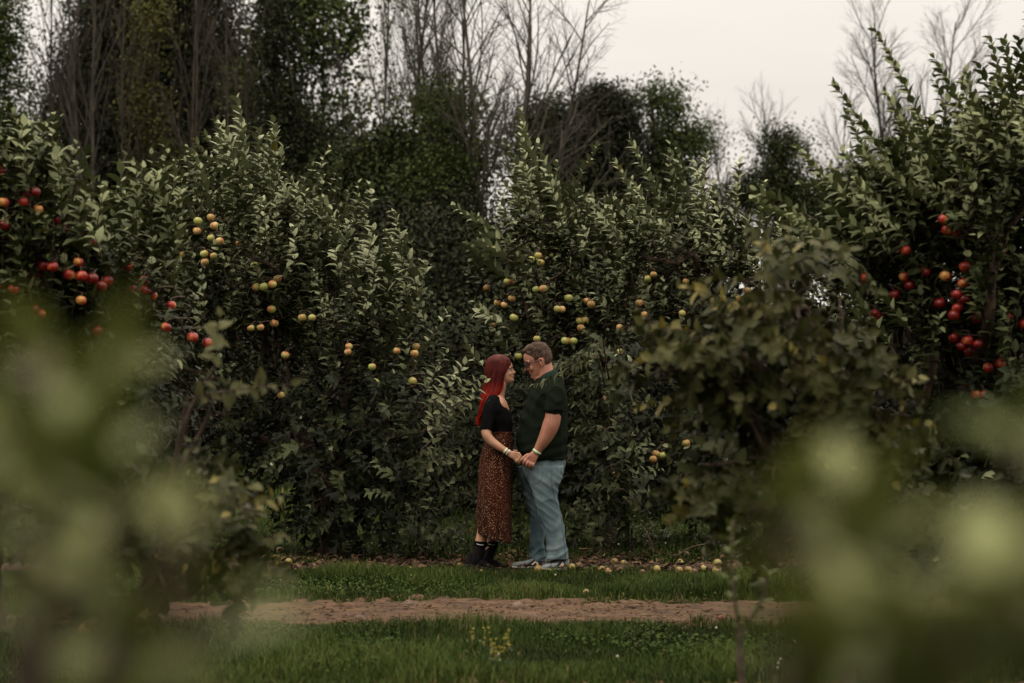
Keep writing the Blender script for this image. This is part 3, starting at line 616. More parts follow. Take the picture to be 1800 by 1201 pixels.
# stones on the track
M_stone = noisemat('field_stone', (.07, .045, .033), (.17, .115, .085), 14, .9, .6)
def stone(px, py, r, lab):
    Y = CZ * F / (py - HY); p = at(px, py, Y); mb = MB(); ball(mb, (0, 0, 0), (r * 1.25, r, r * .8), n=18, m=12)
    me = mb.mesh('stone'); s0 = rng.uniform(0, 50)
    displace(me, lambda c, n_: np.array([r * .5 * noise.noise(Vector(q) / r * .9 + Vector((s0, 0, 0))) + r * .12 * noise.noise(Vector(q) / r * 4) for q in c]))
    o = link('stone', me, M_stone); o.location = (p[0], p[1], r * .25); o.rotation_euler = (0, 0, rng.uniform(0, 6)); tag(o, lab, 'stone', 'stones on the dirt track')
for a in [(721, 1066, .042, 'rounded brown stone at the far edge of the dirt track, largest of the left pair'), (748, 1067, .027, 'small stone just right of the largest left stone on the dirt track'),
          (913, 1072, .05, 'pale flat topped stone on the dirt track below the couple'), (937, 1087, .032, 'dark low stone on the dirt track just in front of the pale one'), (633, 1091, .03, 'flat stone on the left part of the dirt track'),
          (610, 1085, .024, 'small stone left of the flat stone on the dirt track'), (885, 1095, .026, 'pebble on the near edge of the dirt track'), (1020, 1080, .022, 'small stone on the right part of the dirt track')]: stone(*a)

# ------------------------------------------------------------------ WINDFALL APPLES
wf = [(492, 968, 'golden windfall apple lying under the left tree, farthest back of the left ones', 1), (484, 991, 'windfall apple half hidden by grass at the far left', .8), (508, 988, 'pale yellow windfall apple at the left edge of the litter', 1),
      (629, 993, 'lone green windfall apple in the grass left of the boots', .8), (809, 996, 'yellow windfall apple just behind the heel of the black boots', 1.05), (946, 1001, 'broken open brown apple lying between the sneakers', 1.0),
      (846, 1005, 'small pale windfall in the grass below the boots', .5), (964, 1003, 'green windfall in the grass in front of the near sneaker', .55), (1004, 998, 'large yellow apple right behind the heel of the grey sneakers', 1.1),
      (1018, 995, 'flattened yellow apple next to the one at the sneaker heel', .9), (1056, 1000, 'pale windfall apple, left one of the pair right of the couple', 1.0), (1069, 1004, 'orange windfall apple, right one of the pair right of the couple', .9),
      (1080, 988, 'greenish windfall apple farther back than the pair right of the couple', 1.1), (1096, 990, 'yellow windfall apple beside the greenish one under the tree', .8), (1129, 1006, 'small yellow windfall apple at the grass edge', .7),
      (1155, 1001, 'yellow windfall apple under the arching twig', 1.0), (1196, 990, 'brown windfall apple, farthest back of the right heap', 1.0), (1194, 1003, 'round brown windfall apple in front of the right heap', .95), (1210, 1002, 'yellow windfall apple in the middle of the right heap', .95),
      (1220, 1006, 'palest windfall apple of the right heap', .95), (1236, 1000, 'brownish windfall apple at the right of the heap', .9), (1261, 991, 'large green windfall apple farthest right, farther back', 1.15), (1260, 1003, 'large green windfall apple farthest right, nearer', 1.15),
      (1030, 1042, 'orange windfall apple in the mown grass before the track', .8), (1076, 1043, 'tiny yellow windfall in the mown grass before the track', .5), (1095, 1046, 'pale bitten windfall in the mown grass before the track', .55), (1268, 1088, 'red windfall apple at the right end of the dirt track', .8)]
for px, py, lb, s in wf:
    r = .033 * s; Y = (CZ - r * .5 - .006) * F / (py - HY); p = at(px, py, Y)
    o = bpy.data.objects.new('windfall_apple', ME_red if 'red windfall' in lb else ME_wind); COL.objects.link(o); o.location = p; o.scale = (r,) * 3
    o.rotation_euler = (rng.uniform(.4, 2.4), rng.uniform(-1, 1), rng.uniform(0, 6)); tag(o, lb, 'apple', 'windfall apples on the ground')
    if 'broken' in lb:
        mb = MB(); n_ = 20; a = np.arange(n_) * 2 * math.pi / n_; R = []
        for b in list(np.linspace(3.0, 1.15, 9)): R.append(np.stack([r * 1.05 * math.sin(b) * np.cos(a), -r * 1.0 * -math.cos(b) * np.ones(n_), r * 1.05 * math.sin(b) * np.sin(a)], -1))
        for q_, dp in ((.86, -.25), (.6, .15), (.3, .3), (.02, .35)): R.append(np.stack([r * .96 * q_ * np.cos(a), -r * (.4 - dp) * np.ones(n_), r * .96 * q_ * np.sin(a)], -1))
        loft(mb, R[:9], False, mi=0); loft(mb, R[8:], False, mi=1)
        o.data = mb.mesh('broken_apple'); o.data.materials.append(M_wind); o.data.materials.append(noisemat('rotten_flesh', (.12, .035, .01), (.34, .13, .04), 90, .7)); o.scale = (1, 1, 1); o.rotation_euler = (-.1, 0, -.35)

# ------------------------------------------------------------------ WEEDS, TWIGS, FLOWERS
M_weed = leafmat('weed_leaf', [(0, (.03, .05, .012)), (1, (.075, .11, .035))], [(0, (.06, .08, .035)), (1, (.1, .13, .06))], trans=.2)
def weed(px, py, h, n, lab, Y=None, spread=.12, L=.035, mat=M_weed, cat='weed', name='weed', asp=.4, ns=9, group='weeds under the trees'):
    Y = Y or CZ * F / (py - HY); x = at(px, py, Y)[0]; root = thing(name, lab, cat, (x, Y, 0), group); fol = Foliage(L, wind=(-.05, 0, .1), asp=asp)
    for _ in range(n):
        a = rng.uniform(0, 6.3); s = rng.uniform(.2, 1) * spread
        fol.shoot((x + math.cos(a) * s, Y + math.sin(a) * s, 0), (math.cos(a) * .35, math.sin(a) * .35, 1), h * rng.uniform(.6, 1.1), (0, 0, .2), ns, .002)
    fol.build(mat, root, clear=False); fol.wood.build('stems', M_twig, root)
for a in [(1040, 962, .42, 16, 'leafy green weed clump right of the man under the tree', 21.5), (1110, 950, .32, 12, 'low weed clump in the shade behind the twigs', 22.5), (1262, 950, .5, 16, 'tall pale weed clump at the right under the tree', 21.5),
          (735, 985, .55, 20, 'leafy sucker growing up beside the left tree trunk', 20.4), (790, 992, .3, 12, 'small sucker right behind the black boots', 20.6), (700, 990, .4, 14, 'sprawling dark sucker below the left crown', 20.2), (1170, 960, .22, 10, 'small weed under the centre tree', 22.8),
          (640, 985, .3, 12, 'low sucker at the foot of the left tree', 20.5), (900, 960, .3, 9, 'weed seen in the gap between the couple', 21.8)]: weed(a[0], a[1], a[2], a[3], a[4], a[5], spread=.2, L=.05)
M_fl = noisemat('yellow_petal', (.26, .21, .03), (.36, .30, .05), 9); M_wh = noisemat('white_clover_head', (.3, .28, .22), (.45, .42, .34), 9)
def flower(px, py, h, lab, Y, nf):
    x = at(px, py, Y)[0]; root = thing('wildflower', lab, 'wildflower', (x, Y, 0), 'yellow wildflowers in the grass'); st = MB(); fl = MB(); fol = Foliage(.03, asp=.35)
    for _ in range(nf):
        fl = MB(); b = np.array([x + rng.uniform(-.06, .06), Y + rng.uniform(-.1, .1), 0]); t = b + [rng.uniform(-.04, .04), 0, h * rng.uniform(.7, 1.1)]
        tube(st, smoothpath([b, (b + t) / 2 + rnd(3) * .01, t], 6), .0018, 4, .5); fol.shoot(b, t - b, h * .7, (0, 0, 0), 6, .001, wood=False)
        tube(fl, [t - [0, 0, .09], t - [0, 0, .04], t], .0008, 4)
        for k in range(4):
            c = t + [rng.uniform(-.010, .010), rng.uniform(-.010, .010), -rng.uniform(0, .09)]; ball(fl, c, (.0062, .0062, .0045), n=6, m=4)
        fl.build('flower_head', M_fl, root)
    st.build('stem', M_weed, root); fol.build(M_weed, root, clear=False); pass
for px, py, h, lab, Y, nf in [(840, 1180, .24, 'tall yellow wildflower left of the pair in the near grass', 12.4, 3), (868, 1185, .2, 'densest yellow wildflower in the near grass', 12.3, 5), (905, 1195, .26, 'thin yellow wildflower right of the dense one', 12.2, 3),
                              (721, 1040, .15, 'small yellow wildflower in the mown strip beyond the track', 17.8, 1), (596, 1062, .1, 'low yellow wildflower at the far edge of the track', 16.9, 2)]: flower(px, py, h, lab, Y, nf)
mb = MB()
for x0, x1, y0, y1, n in ((-3, 3, 12.1, 14.8, 5), (-3, 3.5, 17, 19, 4), (.2, 3.4, 20.9, 24, 34), (-.5, .6, 21, 24, 12), (1.3, 1.6, 12.1, 12.5, 5)):
    for _ in range(n): ball(mb, (rng.uniform(x0, x1), rng.uniform(y0, y1), rng.uniform(.05, .075)), .008, n=7, m=5)
tag(mb.build('clover_flowers', M_wh), kind='stuff')
def deadtwig(pts, lab, r=.008):
    mb = MB(); P = smoothpath([at(*p) for p in pts], 14); tube(mb, P, np.linspace(r, r * .4, 14), 6, .4, caps=True)
    for i in range(3, 13, 2): tube(mb, smoothpath([P[i], P[i] + rnd(3) * .08 + [0, 0, .05], P[i] + rnd(3) * .2 + [0, 0, .1]], 6), np.linspace(r * .5, .001, 6), 4, .4)
    tag(mb.build('fallen_twig', M_bark), lab, 'twig', 'dead twigs under the trees')
deadtwig([(1255, 955, 20.6), (1215, 962, 20.4), (1180, 985, 20.3), (1165, 995, 20.2)], 'long dead twig arching over the right windfall heap')
deadtwig([(1135, 985, 20.2), (1110, 981, 20.3), (1085, 988, 20.2)], 'short thick dead branch lying behind the pair of windfalls', .014)
deadtwig([(1130, 925, 21), (1145, 955, 20.8), (1150, 985, 20.6)], 'thin upright dead twig under the centre tree')
deadtwig([(1060, 945, 21), (1045, 970, 20.8), (1070, 990, 20.5)], 'bent dead twig right of the jeans')
deadtwig([(470, 985, 20), (540, 991, 19.9), (610, 984, 20.1)], 'dead twig on the litter below the left tree')

# ------------------------------------------------------------------ WOODS BEHIND
def clumpcrown(lobes, nc, nl, cr, L, mb, flat=.6, shell=.45, asp=.55, skip=0):
    c = np.array([l[0] for l in lobes]); R = np.array([l[1] for l in lobes]); vol = np.prod(R, 1) ** (2 / 3); vol /= vol.sum()
    i = rng.choice(len(lobes), nc, p=vol); u = norm(rng.normal(size=(nc, 3))) * (rng.random(nc) ** .5 * (1 - shell) + shell)[:, None]
    u = u * (1 + .22 * sines(u * 2.2 + i[:, None] * 1.7, 1.6, 5))[:, None]; C = c[i] + R[i] * u * .95; ok = C[:, 2] > .1; C = C[ok]; tc = rng.uniform(0, .7, len(C)); sz = rng.uniform(.5, 1.4, len(C)); n = len(C) * nl
    nl0 = nl; q = 1.0 if L > .2 else .68; nl = int(nl / q ** 1.8); n = len(C) * nl; L = L * q
    P = np.repeat(C, nl, 0) + rng.normal(size=(n, 3)) * (np.repeat(sz, nl) * cr * 1.45)[:, None] * [1, 1, flat]
    D = rnd(n, 3) + [0, 0, .1]; N = rnd(n, 3) * .8 + [0, 0, .7]
    leaves(mb, P, D, N, L * rng.uniform(.6, 1.3, n), L * asp * rng.uniform(.7, 1.2, n), .1, .3, np.clip(np.repeat(tc, nl) + rng.uniform(-.1, .35, n), 0, 1), True)
def grow(mb, p, d, L, r, lvl, mx, up, ang, nk, pts=None):
    k = 5 if lvl < mx else 4; P = [p]; dd = norm(d)
    for i in range(k):
        dd = norm(dd + rnd(3) * (.12 if lvl else .05) + np.array([0, 0, up])); P.append(P[-1] + dd * L / k)
    P = np.array(P); rr = np.linspace(r, r * (.45 if lvl < mx else .3), k + 1); tube(mb, P, rr, 7 if lvl == 0 else (5 if lvl == 1 else 3), rng.uniform(0, 1))
    if pts is not None and lvl >= mx - 1: pts.append(P[-1]); pts.append(P[2])
    if lvl >= mx: return
    n = nk[lvl]
    for j in range(n):
        t = (.28 if lvl == 0 else .2) + (1 - (.28 if lvl == 0 else .2)) * (j + rng.random() * .8) / n; x = t * k; i = min(int(x), k - 1); q = P[i] + (P[i + 1] - P[i]) * (x - i)
        T = norm(P[i + 1] - P[i]); s = norm(np.cross(T, norm(rng.normal(size=3)))); a = math.radians(rng.uniform(*ang))
        grow(mb, q, T * math.cos(a) + s * math.sin(a), L * rng.uniform(.42, .62) * (1.15 - .55 * t), rr[i] * .55, lvl + 1, mx, up, ang, nk, pts)
def bare_tree(px, top, Y, lab, r_=.11, base=None, mx=4, nk=(15, 7, 5, 3), up=.05, ang=(20, 42), mat=None, leafy=None, lm=None, name='bare_tree', forks=1, lean=0, spread=.12, cat='tree', group='bare trees of the wood'):
    r = r_ * .55; x = at(base if base is not None else px, 0, Y)[0]; H = at(px, top, Y)[2]; root = thing(name, lab, cat, (x, Y, 0), group); tr = MB(); br = MB(); pts = []
    for f in range(forks):
        d = np.array([(at(px, 0, Y)[0] - x) / H + (spread * (f - (forks - 1) / 2)) + lean, rnd(1)[0] * .05, 1.0]); b = np.array([x + .04 * f, Y, -.1])
        k = 10; P = [b]; dd = norm(d)
        for i in range(k): dd = norm(dd + rnd(3) * .035 + [0, 0, .015]); P.append(P[-1] + dd * H * rng.uniform(.95, 1.0) / k)
        P = np.array(P); rr = np.linspace(r, .012, k + 1); tube(tr, smoothpath(P, 22), np.linspace(r, .012, 22), 8, .5)
        n = nk[0]
        for j in range(n):
            t = .48 + .50 * (j + rng.random()) / n; q_ = t * k; i = min(int(q_), k - 1); q = P[i] + (P[i + 1] - P[i]) * (q_ - i)
            T = norm(P[i + 1] - P[i]); s = norm(np.cross(T, norm(rng.normal(size=3)))); a = math.radians(rng.uniform(*ang))
            grow(br, q, T * math.cos(a) + s * math.sin(a), H * rng.uniform(.2, .34) * (1.15 - .75 * t), max(rr[i] * .5, .013), 1, mx, up, ang, nk, pts)
    tr.build('trunk', mat or M_grey, root); br.build('branches', mat or M_grey, root)
    if leafy:
        nl, cr, L, frac = leafy; pts = np.array(pts); pts = pts[rng.random(len(pts)) < frac]; n = len(pts) * nl; mb = MB()
        P = np.repeat(pts, nl, 0) + rng.normal(size=(n, 3)) * cr
        leaves(mb, P, rnd(n, 3) + [-.4, 0, 0], rnd(n, 3) * .7 + [0, 0, .7], L * rng.uniform(.6, 1.2, n), L * .6, .1, .3, rng.random(n), True); mb.build('foliage', lm or M_farg, root)
    return root
def leafy_tree(lab, base, Y, lobes, mat, nc, nl, cr, L, bark=None, name='leafy_tree', r=.08, shell=.45, extra=None, group='leafy trees of the wood'):
    x = at(base, 0, Y)[0]; root = thing(name, lab, 'tree', (x, Y, 0), group); tr = MB(); br = MB()
    top = max((l[0] for l in lobes), key=lambda c: c[2]); tube(tr, smoothpath([(x, Y, -.1), (x + rng.uniform(-.2, .2), Y, top[2] * .5), top], 12), np.linspace(r, .03, 12), 9, .5)
    for c, R in lobes:
        for _ in range(6): h = rng.uniform(.3, .9); q = np.array([x, Y, 0]) * (1 - h) + top * h; limb(br, q, c + R * norm(rng.normal(size=3)) * .8, .022, .008, .08, 7, 5)
    tr.build('trunk', bark or M_brown, root); br.build('branches', bark or M_brown, root); mb = MB(); clumpcrown(lobes, nc, nl, cr, L, mb, shell=shell); mb.build('foliage', mat, root)
    return root
def lb_(px, py, Y, rx, rz, ry=None): return (at(px, py, Y), np.array([rx * Y / F, ry or rx * Y / F * .8, rz * Y / F]))

leafy_tree('green leafy tree at the far left edge of the wood', -20, 44, [lb_(-10, 150, 44, 55, 170), lb_(-60, 0, 44, 90, 120), lb_(0, 330, 44, 70, 120)], M_farg, 900, 16, .17, .13)
leafy_tree('huge dark rounded tree filling the upper left', 265, 50, [lb_(265, 170, 50, 175, 230), lb_(150, 260, 50, 90, 200), lb_(390, 230, 50, 85, 230), lb_(260, -20, 50, 140, 110), lb_(260, 420, 50, 200, 160)], M_dark, 5200, 16, .2, .16, name='evergreen_tree', r=.13, shell=.35)
leafy_tree('slim olive tree lit in front of the huge dark tree', 255, 47, [lb_(268, 40, 47, 40, 70), lb_(250, 120, 47, 35, 80), lb_(265, 220, 47, 50, 80), lb_(230, 160, 47, 28, 50), lb_(300, 330, 47, 45, 110)], M_fary, 230, 12, .13, .12, r=.07, shell=.2)
leafy_tree('narrow ivy covered tree right of the huge dark tree', 500, 44, [lb_(487, 60, 44, 24, 110), lb_(500, 220, 44, 36, 100), lb_(515, 340, 44, 65, 120), lb_(560, 300, 44, 45, 80)], M_dark, 700, 16, .16, .13, name='ivy_covered_tree', r=.12, shell=.1)
bare_tree(560, -120, 46, 'airy half-leafed tree right of the ivy covered one', .1, mx=4, nk=(18, 6, 4, 3), leafy=(5, .12, .13, .33), name='leafy_tree', lm=M_farg, spread=.1, forks=2, base=545)
for px, top, Y, lab, r, forks, mat in [(100, -60, 45, 'slender bare tree leftmost in front of the dark rounded tree', .09, 2, M_brown), (150, -100, 44, 'pale forked bare trunk in front of the dark rounded tree', .12, 2, M_grey), (215, -40, 45, 'thin bare tree between the pale forked trunk and the olive tree', .07, 1, M_brown),
                                       (345, -80, 45, 'upright bare tree right of the olive tree', .1, 2, M_brown), (400, -20, 44.5, 'thin reddish bare tree in front of the right part of the dark tree', .08, 2, M_brown), (450, 20, 45, 'low reddish bare tree at the right edge of the dark tree', .06, 1, M_brown)]:
    bare_tree(px, top, Y, lab, r, forks=forks, mat=mat, nk=(11, 5, 4, 2), ang=(14, 30), spread=.06, up=.08)
bare_tree(655, -60, 43, 'slim bare tree with a bird nest clump, left of the tall pair', .09, mx=4, nk=(18, 7, 4, 3), ang=(15, 32), spread=.05, up=.09, forks=1, leafy=(2, .1, .08, .1))
bare_tree(680, -150, 42, 'tall straight bare tree left of the sky gap', .12, mx=4, nk=(24, 7, 4, 2), ang=(15, 35), up=.08, leafy=(2, .1, .08, .12))
bare_tree(790, -140, 42, 'tall bare tree with an upright forked top in the middle', .11, mx=4, nk=(18, 7, 4, 2), ang=(18, 38), up=.06, forks=2, spread=.06)
bare_tree(815, -120, 41, 'tall bare tree just right of the forked one', .12, mx=4, nk=(18, 7, 4, 2), ang=(20, 40), up=.05, base=820)
bare_tree(890, -130, 40, 'big spreading bare tree against the sky, thickest of the bare trees', .17, mx=4, nk=(16, 8, 4, 3), ang=(25, 48), up=.05, forks=2, spread=.14, base=865)
bare_tree(930, -40, 41, 'bare tree leaning right with long arching branches', .13, mx=4, nk=(16, 8, 4, 3), ang=(28, 55), up=.04, base=885, lean=.09)
bare_tree(745, 180, 43, 'small leafing tree between the tall bare trunks', .06, mx=3, nk=(12, 5, 4), leafy=(9, .14, .12, .8), name='leafy_tree', lm=M_farg)
bare_tree(600, 90, 45, 'thin bare tree in the gap left of the tall pair', .05, mx=3, nk=(12, 5, 4), ang=(15, 30))
leafy_tree('dense tree with a ragged top below the tall bare pair', 660, 41.4, [lb_(640, 330, 41.4, 80, 90), lb_(710, 350, 41.4, 80, 90), lb_(560, 400, 41.4, 70, 80), lb_(690, 260, 41.4, 40, 45)], M_far, 1300, 14, .2, .13, shell=.2)
leafy_tree('light green loose tree among the tall bare trunks', 790, 40.5, [lb_(780, 200, 40.5, 50, 60), lb_(820, 290, 40.5, 65, 70), lb_(750, 330, 40.5, 60, 80)], M_farg, 380, 12, .2, .12, shell=.2)
leafy_tree('dark brownish tree left of the tallest evergreen', 965, 47, [lb_(950, 260, 47, 45, 90), lb_(1000, 320, 47, 50, 90), lb_(965, 220, 47, 22, 50)], M_far, 900, 16, .18, .12, shell=.2)
leafy_tree('dense dark evergreen right of the bare trees', 1065, 46, [lb_(1060, 200, 46, 38, 60), lb_(1075, 290, 46, 50, 110), lb_(1040, 220, 46, 28, 50), lb_(1090, 230, 46, 24, 70), lb_(1060, 400, 46, 90, 120)], M_dark, 1700, 16, .15, .13, name='evergreen_tree', shell=.2)
leafy_tree('airy green tree with ragged tops right of the dense evergreen', 1165, 47, [lb_(1145, 170, 47, 16, 45), lb_(1180, 200, 47, 26, 55), lb_(1165, 280, 47, 48, 75), lb_(1225, 255, 47, 26, 40), lb_(1180, 360, 47, 60, 70)], M_farg, 520, 16, .14, .12, name='leafy_tree', shell=.1)
leafy_tree('small windswept dark tree standing alone in the right sky gap', 1390, 48, [lb_(1375, 255, 48, 38, 36), lb_(1370, 310, 48, 42, 60), lb_(1320, 345, 48, 55, 36), lb_(1400, 380, 48, 60, 80)], M_far, 560, 16, .16, .11, name='evergreen_tree', shell=.1)
leafy_tree('dark low tree behind the right red-apple tree', 1500, 50, [lb_(1500, 330, 50, 60, 50), lb_(1450, 400, 50, 80, 80), lb_(1740, 270, 50, 60, 90), lb_(1620, 420, 50, 150, 90)], M_far, 900, 14, .2, .13, shell=.2)
leafy_tree('mid green leafy tree between the ivy covered tree and the tall bare pair', 610, 45.5, [lb_(600, 330, 45.5, 60, 90), lb_(640, 400, 45.5, 80, 90), lb_(560, 250, 45.5, 35, 60)], M_farg, 700, 14, .17, .12, shell=.15)
leafy_tree('dark bushy tree low behind the gap between the orchard crowns', 760, 40, [lb_(750, 470, 40, 80, 90), lb_(800, 400, 40, 60, 80), lb_(700, 430, 40, 60, 70)], M_dark, 700, 14, .17, .11, shell=.15)
MT = M_grey
bare_tree(1590, 10, 52, 'wide bare tree against the pale sky at the right', .2, mx=4, nk=(22, 8, 5, 3), ang=(25, 45), up=.05, forks=2, spread=.1)
bare_tree(1440, 170, 54, 'faint bare bush-like tree left of the wide one in the right sky', .07, mx=3, nk=(20, 8, 5), ang=(20, 45), forks=3, spread=.25)
bare_tree(1320, 200, 54, 'faint arching bare tree in the sky gap right of the centre', .06, mx=3, nk=(18, 8, 5), ang=(20, 45), forks=2, spread=.2)
bare_tree(1800, 60, 54, 'bare treetop showing at the right edge of the picture', .09, mx=4, nk=(14, 7, 4, 2), ang=(20, 45))
bare_tree(1255, 300, 50, 'short arching bare tree just right of the airy green tree', .05, mx=3, nk=(15, 7, 5), ang=(20, 45), forks=2, spread=.2)
# the undergrowth and the wood behind it, one mass each
mb = MB()
clumpcrown([lb_(px, py, Y, 110, rz) for px, py, Y, rz in [(500, 520, 38, 170), (620, 480, 40, 150), (720, 520, 37, 150), (820, 500, 40, 130), (700, 640, 34, 100), (800, 660, 33, 90), (900, 560, 42, 170), (1000, 560, 42, 170), (1120, 560, 42, 150), (1220, 600, 42, 140), (380, 560, 42, 150), (260, 560, 43, 150), (120, 560, 43, 150), (0, 520, 43, 170), (560, 620, 35, 90)]], 6000, 13, .22, .14, mb, shell=.1)
tag(mb.build('undergrowth', M_dark), kind='stuff')
mb = MB(); clumpcrown([lb_(px, 640, 62, 130, 110 if px > 1200 else 260) for px in range(-150, 2000, 110)], 5200, 12, .4, .3, mb, shell=.05)
clumpcrown([lb_(px, 660, 56, 90, 120 if px > 1200 else 190) for px in range(-150, 2000, 110)], 3600, 12, .35, .28, mb, shell=.05)
tag(mb.build('distant_woodland', M_dark), kind='stuff')

# unseen trees added behind the camera and at the sides to block low skylight
mb = MB()
clumpcrown([(np.array([x, y, 1.6 + h * .5]), np.array([3.2, 2.2, h * .75])) for x, y, h in [(-9, -9, 7), (-4, -11, 8), (1, -12, 8), (6, -11, 8), (11, -9, 7), (-12, 2, 5), (14, 3, 5), (-11, 10, 4), (13, 11, 4), (-6, -9, 6), (9, -8, 6), (-15, 18, 5), (15, 18, 5)]], 4200, 12, .4, .3, mb, shell=.3)
tag(mb.build('sky_blocking_trees', M_dark), kind='stuff')
# ------------------------------------------------------------------ THE COUPLE
YP = 19.25                                             # the plane they stand in
def c1(x, y, dy=0): return at(780 + x / 5.004, 580 + y / 5.004, YP + dy)      # detail coordinates, upper half
def c2(x, y, dy=0): return at(780 + x / 5.004, 790 + y / 5.004, YP + dy)      # lower half
def c8(x, y, dy=0): return at(860 + x / 12.008, 740 + y / 12.0, YP + dy)      # the joined hands
PXM = F / YP * 5.004                                   # detail pixels per metre
def rings(fn, rows, n=40, Yc=0, expo=2.3, tilt=0):
    """horizontal oval rings: rows of (y, x_left, x_right, half_depth[, depth_offset[, tilt]])"""
    a = np.arange(n) * 2 * math.pi / n; ca, sa = np.cos(a), np.sin(a)
    ca = np.sign(ca) * np.abs(ca) ** (2 / expo); sa = np.sign(sa) * np.abs(sa) ** (2 / expo)
    out = []
    for r in rows:
        y, xl, xr, hd = r[:4]; off = r[4] if len(r) > 4 else 0; tl = r[5] if len(r) > 5 else 0
        c = fn((xl + xr) / 2, y, Yc + off); rx = (xr - xl) / 2 / PXM
        out.append(np.stack([c[0] + rx * ca, c[1] + hd * sa, c[2] + tl * rx * ca], -1))
    return np.array(out)
def dense(rows, k=3):
    rows = [tuple(r) + (0,) * (6 - len(r)) for r in rows]
    return smoothpath(np.array(rows), (len(rows) - 1) * k + 1)
def ctube(mb, P, R, n=16, sides=16, tint=.5):
    P = np.asarray(P, float); k = len(P); Q = smoothpath(np.concatenate([P, np.asarray(R, float)[:, None]], 1), n)
    tube(mb, Q[:, :3], Q[:, 3], sides, tint, caps=True); ball(mb, Q[0, :3], Q[0, 3]); ball(mb, Q[-1, :3], Q[-1, 3])

def skinmat(name, c, c2_):
    m, n, b = newmat(name); t = n.nodes.new('ShaderNodeTexCoord'); q = n.nodes.new('ShaderNodeTexNoise'); q.inputs['Scale'].default_value = 14; q.inputs['Detail'].default_value = 4
    n.links.new(t.outputs['Object'], q.inputs['Vector']); r = rampnode(n, [(.35, c), (.68, c2_)]); n.links.new(q.outputs[0], r.inputs[0]); n.links.new(r.outputs[0], b.inputs['Base Color'])
    setin(b, Roughness=.48, Subsurface_Weight=.12); b.inputs['Subsurface Radius'].default_value = (.01, .004, .002); return m
M_skinm = skinmat('ruddy_skin', (.38, .175, .115), (.31, .12, .08)); M_skinw = skinmat('fair_skin', (.44, .24, .15), (.38, .18, .11))
M_lip = noisemat('lips', (.36, .12, .1), (.42, .15, .12), 20, .4)
M_darkhair = noisemat('brown_hair', (.022, .011, .006), (.075, .038, .02), 60, .6, .6, stretch=(1, 1, .25)); M_eye = noisemat('dark_eye', (.01, .008, .006), (.02, .015, .01), 10, .2)
M_white = noisemat('eye_white', (.5, .45, .42), (.55, .5, .46), 10, .3)
def clothmat(name, a, b_, sc, stretch=(1, 1, 1), bump=.25, rough=.9): return noisemat(name, a, b_, sc, rough, bump, 8, stretch, .06)
M_polo = clothmat('dark_green_knit', (.004, .007, .004), (.008, .012, .007), 60, (1, 1, 6)); M_black = clothmat('black_knit', (.0025, .0025, .003), (.005, .005, .005), 60)
M_jean = None

HZ = [0, .008, .018, .03, .042, .05, .06, .071, .085, .1, .115, .125, .137, .15, .17, .19, .208, .222, .231, .236]
HF = [.080, .094, .099, .096, .095, .096, .097, .097, .098, .099, .098, .100, .107, .108, .107, .1, .086, .062, .035, .005]
HB = [.03, .02, .0, -.02, -.035, -.045, -.056, -.066, -.077, -.085, -.09, -.092, -.093, -.094, -.092, -.084, -.07, -.05, -.028, -.005]
HW = [.015, .027, .037, .045, .051, .054, .058, .061, .065, .068, .070, .071, .073, .074, .073, .069, .06, .045, .028, .004]
def head_rings(off=lambda x, y, z: 0, nz=60, n=64, z0=0, z1=.236):
    a = np.arange(n) * 2 * math.pi / n; out = []
    for z in np.linspace(z0, z1, nz):
        f, b, w_ = np.interp(z, HZ, HF), np.interp(z, HZ, HB), np.interp(z, HZ, HW); c = np.interp(z, [0, .1, .236], [.042, -.004, -.005])
        cx = np.where(np.cos(a) > 0, f - c, c - b); x = c + cx * np.sign(np.cos(a)) * np.abs(np.cos(a)) ** .95; y = w_ * np.sin(a)
        p = np.stack([x, y, np.full(n, z)], -1); cen = np.array([.0, 0, .11]); d = norm(p - cen)
        o = np.array([off(*q) for q in p]); out.append(p + d * o[:, None])
    return np.array(out)
class HeadFrame:
    def __init__(s, nose_world, scale, pitch, facing):   # facing +1: looks along +x, -1: along -x; pitch > 0 looks up
        s.s = scale; c, q = math.cos(pitch), math.sin(pitch)
        R = np.array([[c, 0, -q], [0, 1, 0], [q, 0, c]]); s.R = np.diag([facing, facing, 1.0]) @ R; s.fc = facing
        s.o = np.asarray(nose_world) - s.R @ (np.array([.126, 0, .083]) * scale)
    def __call__(s, p): return (np.asarray(p, float) * s.s) @ s.R.T + s.o
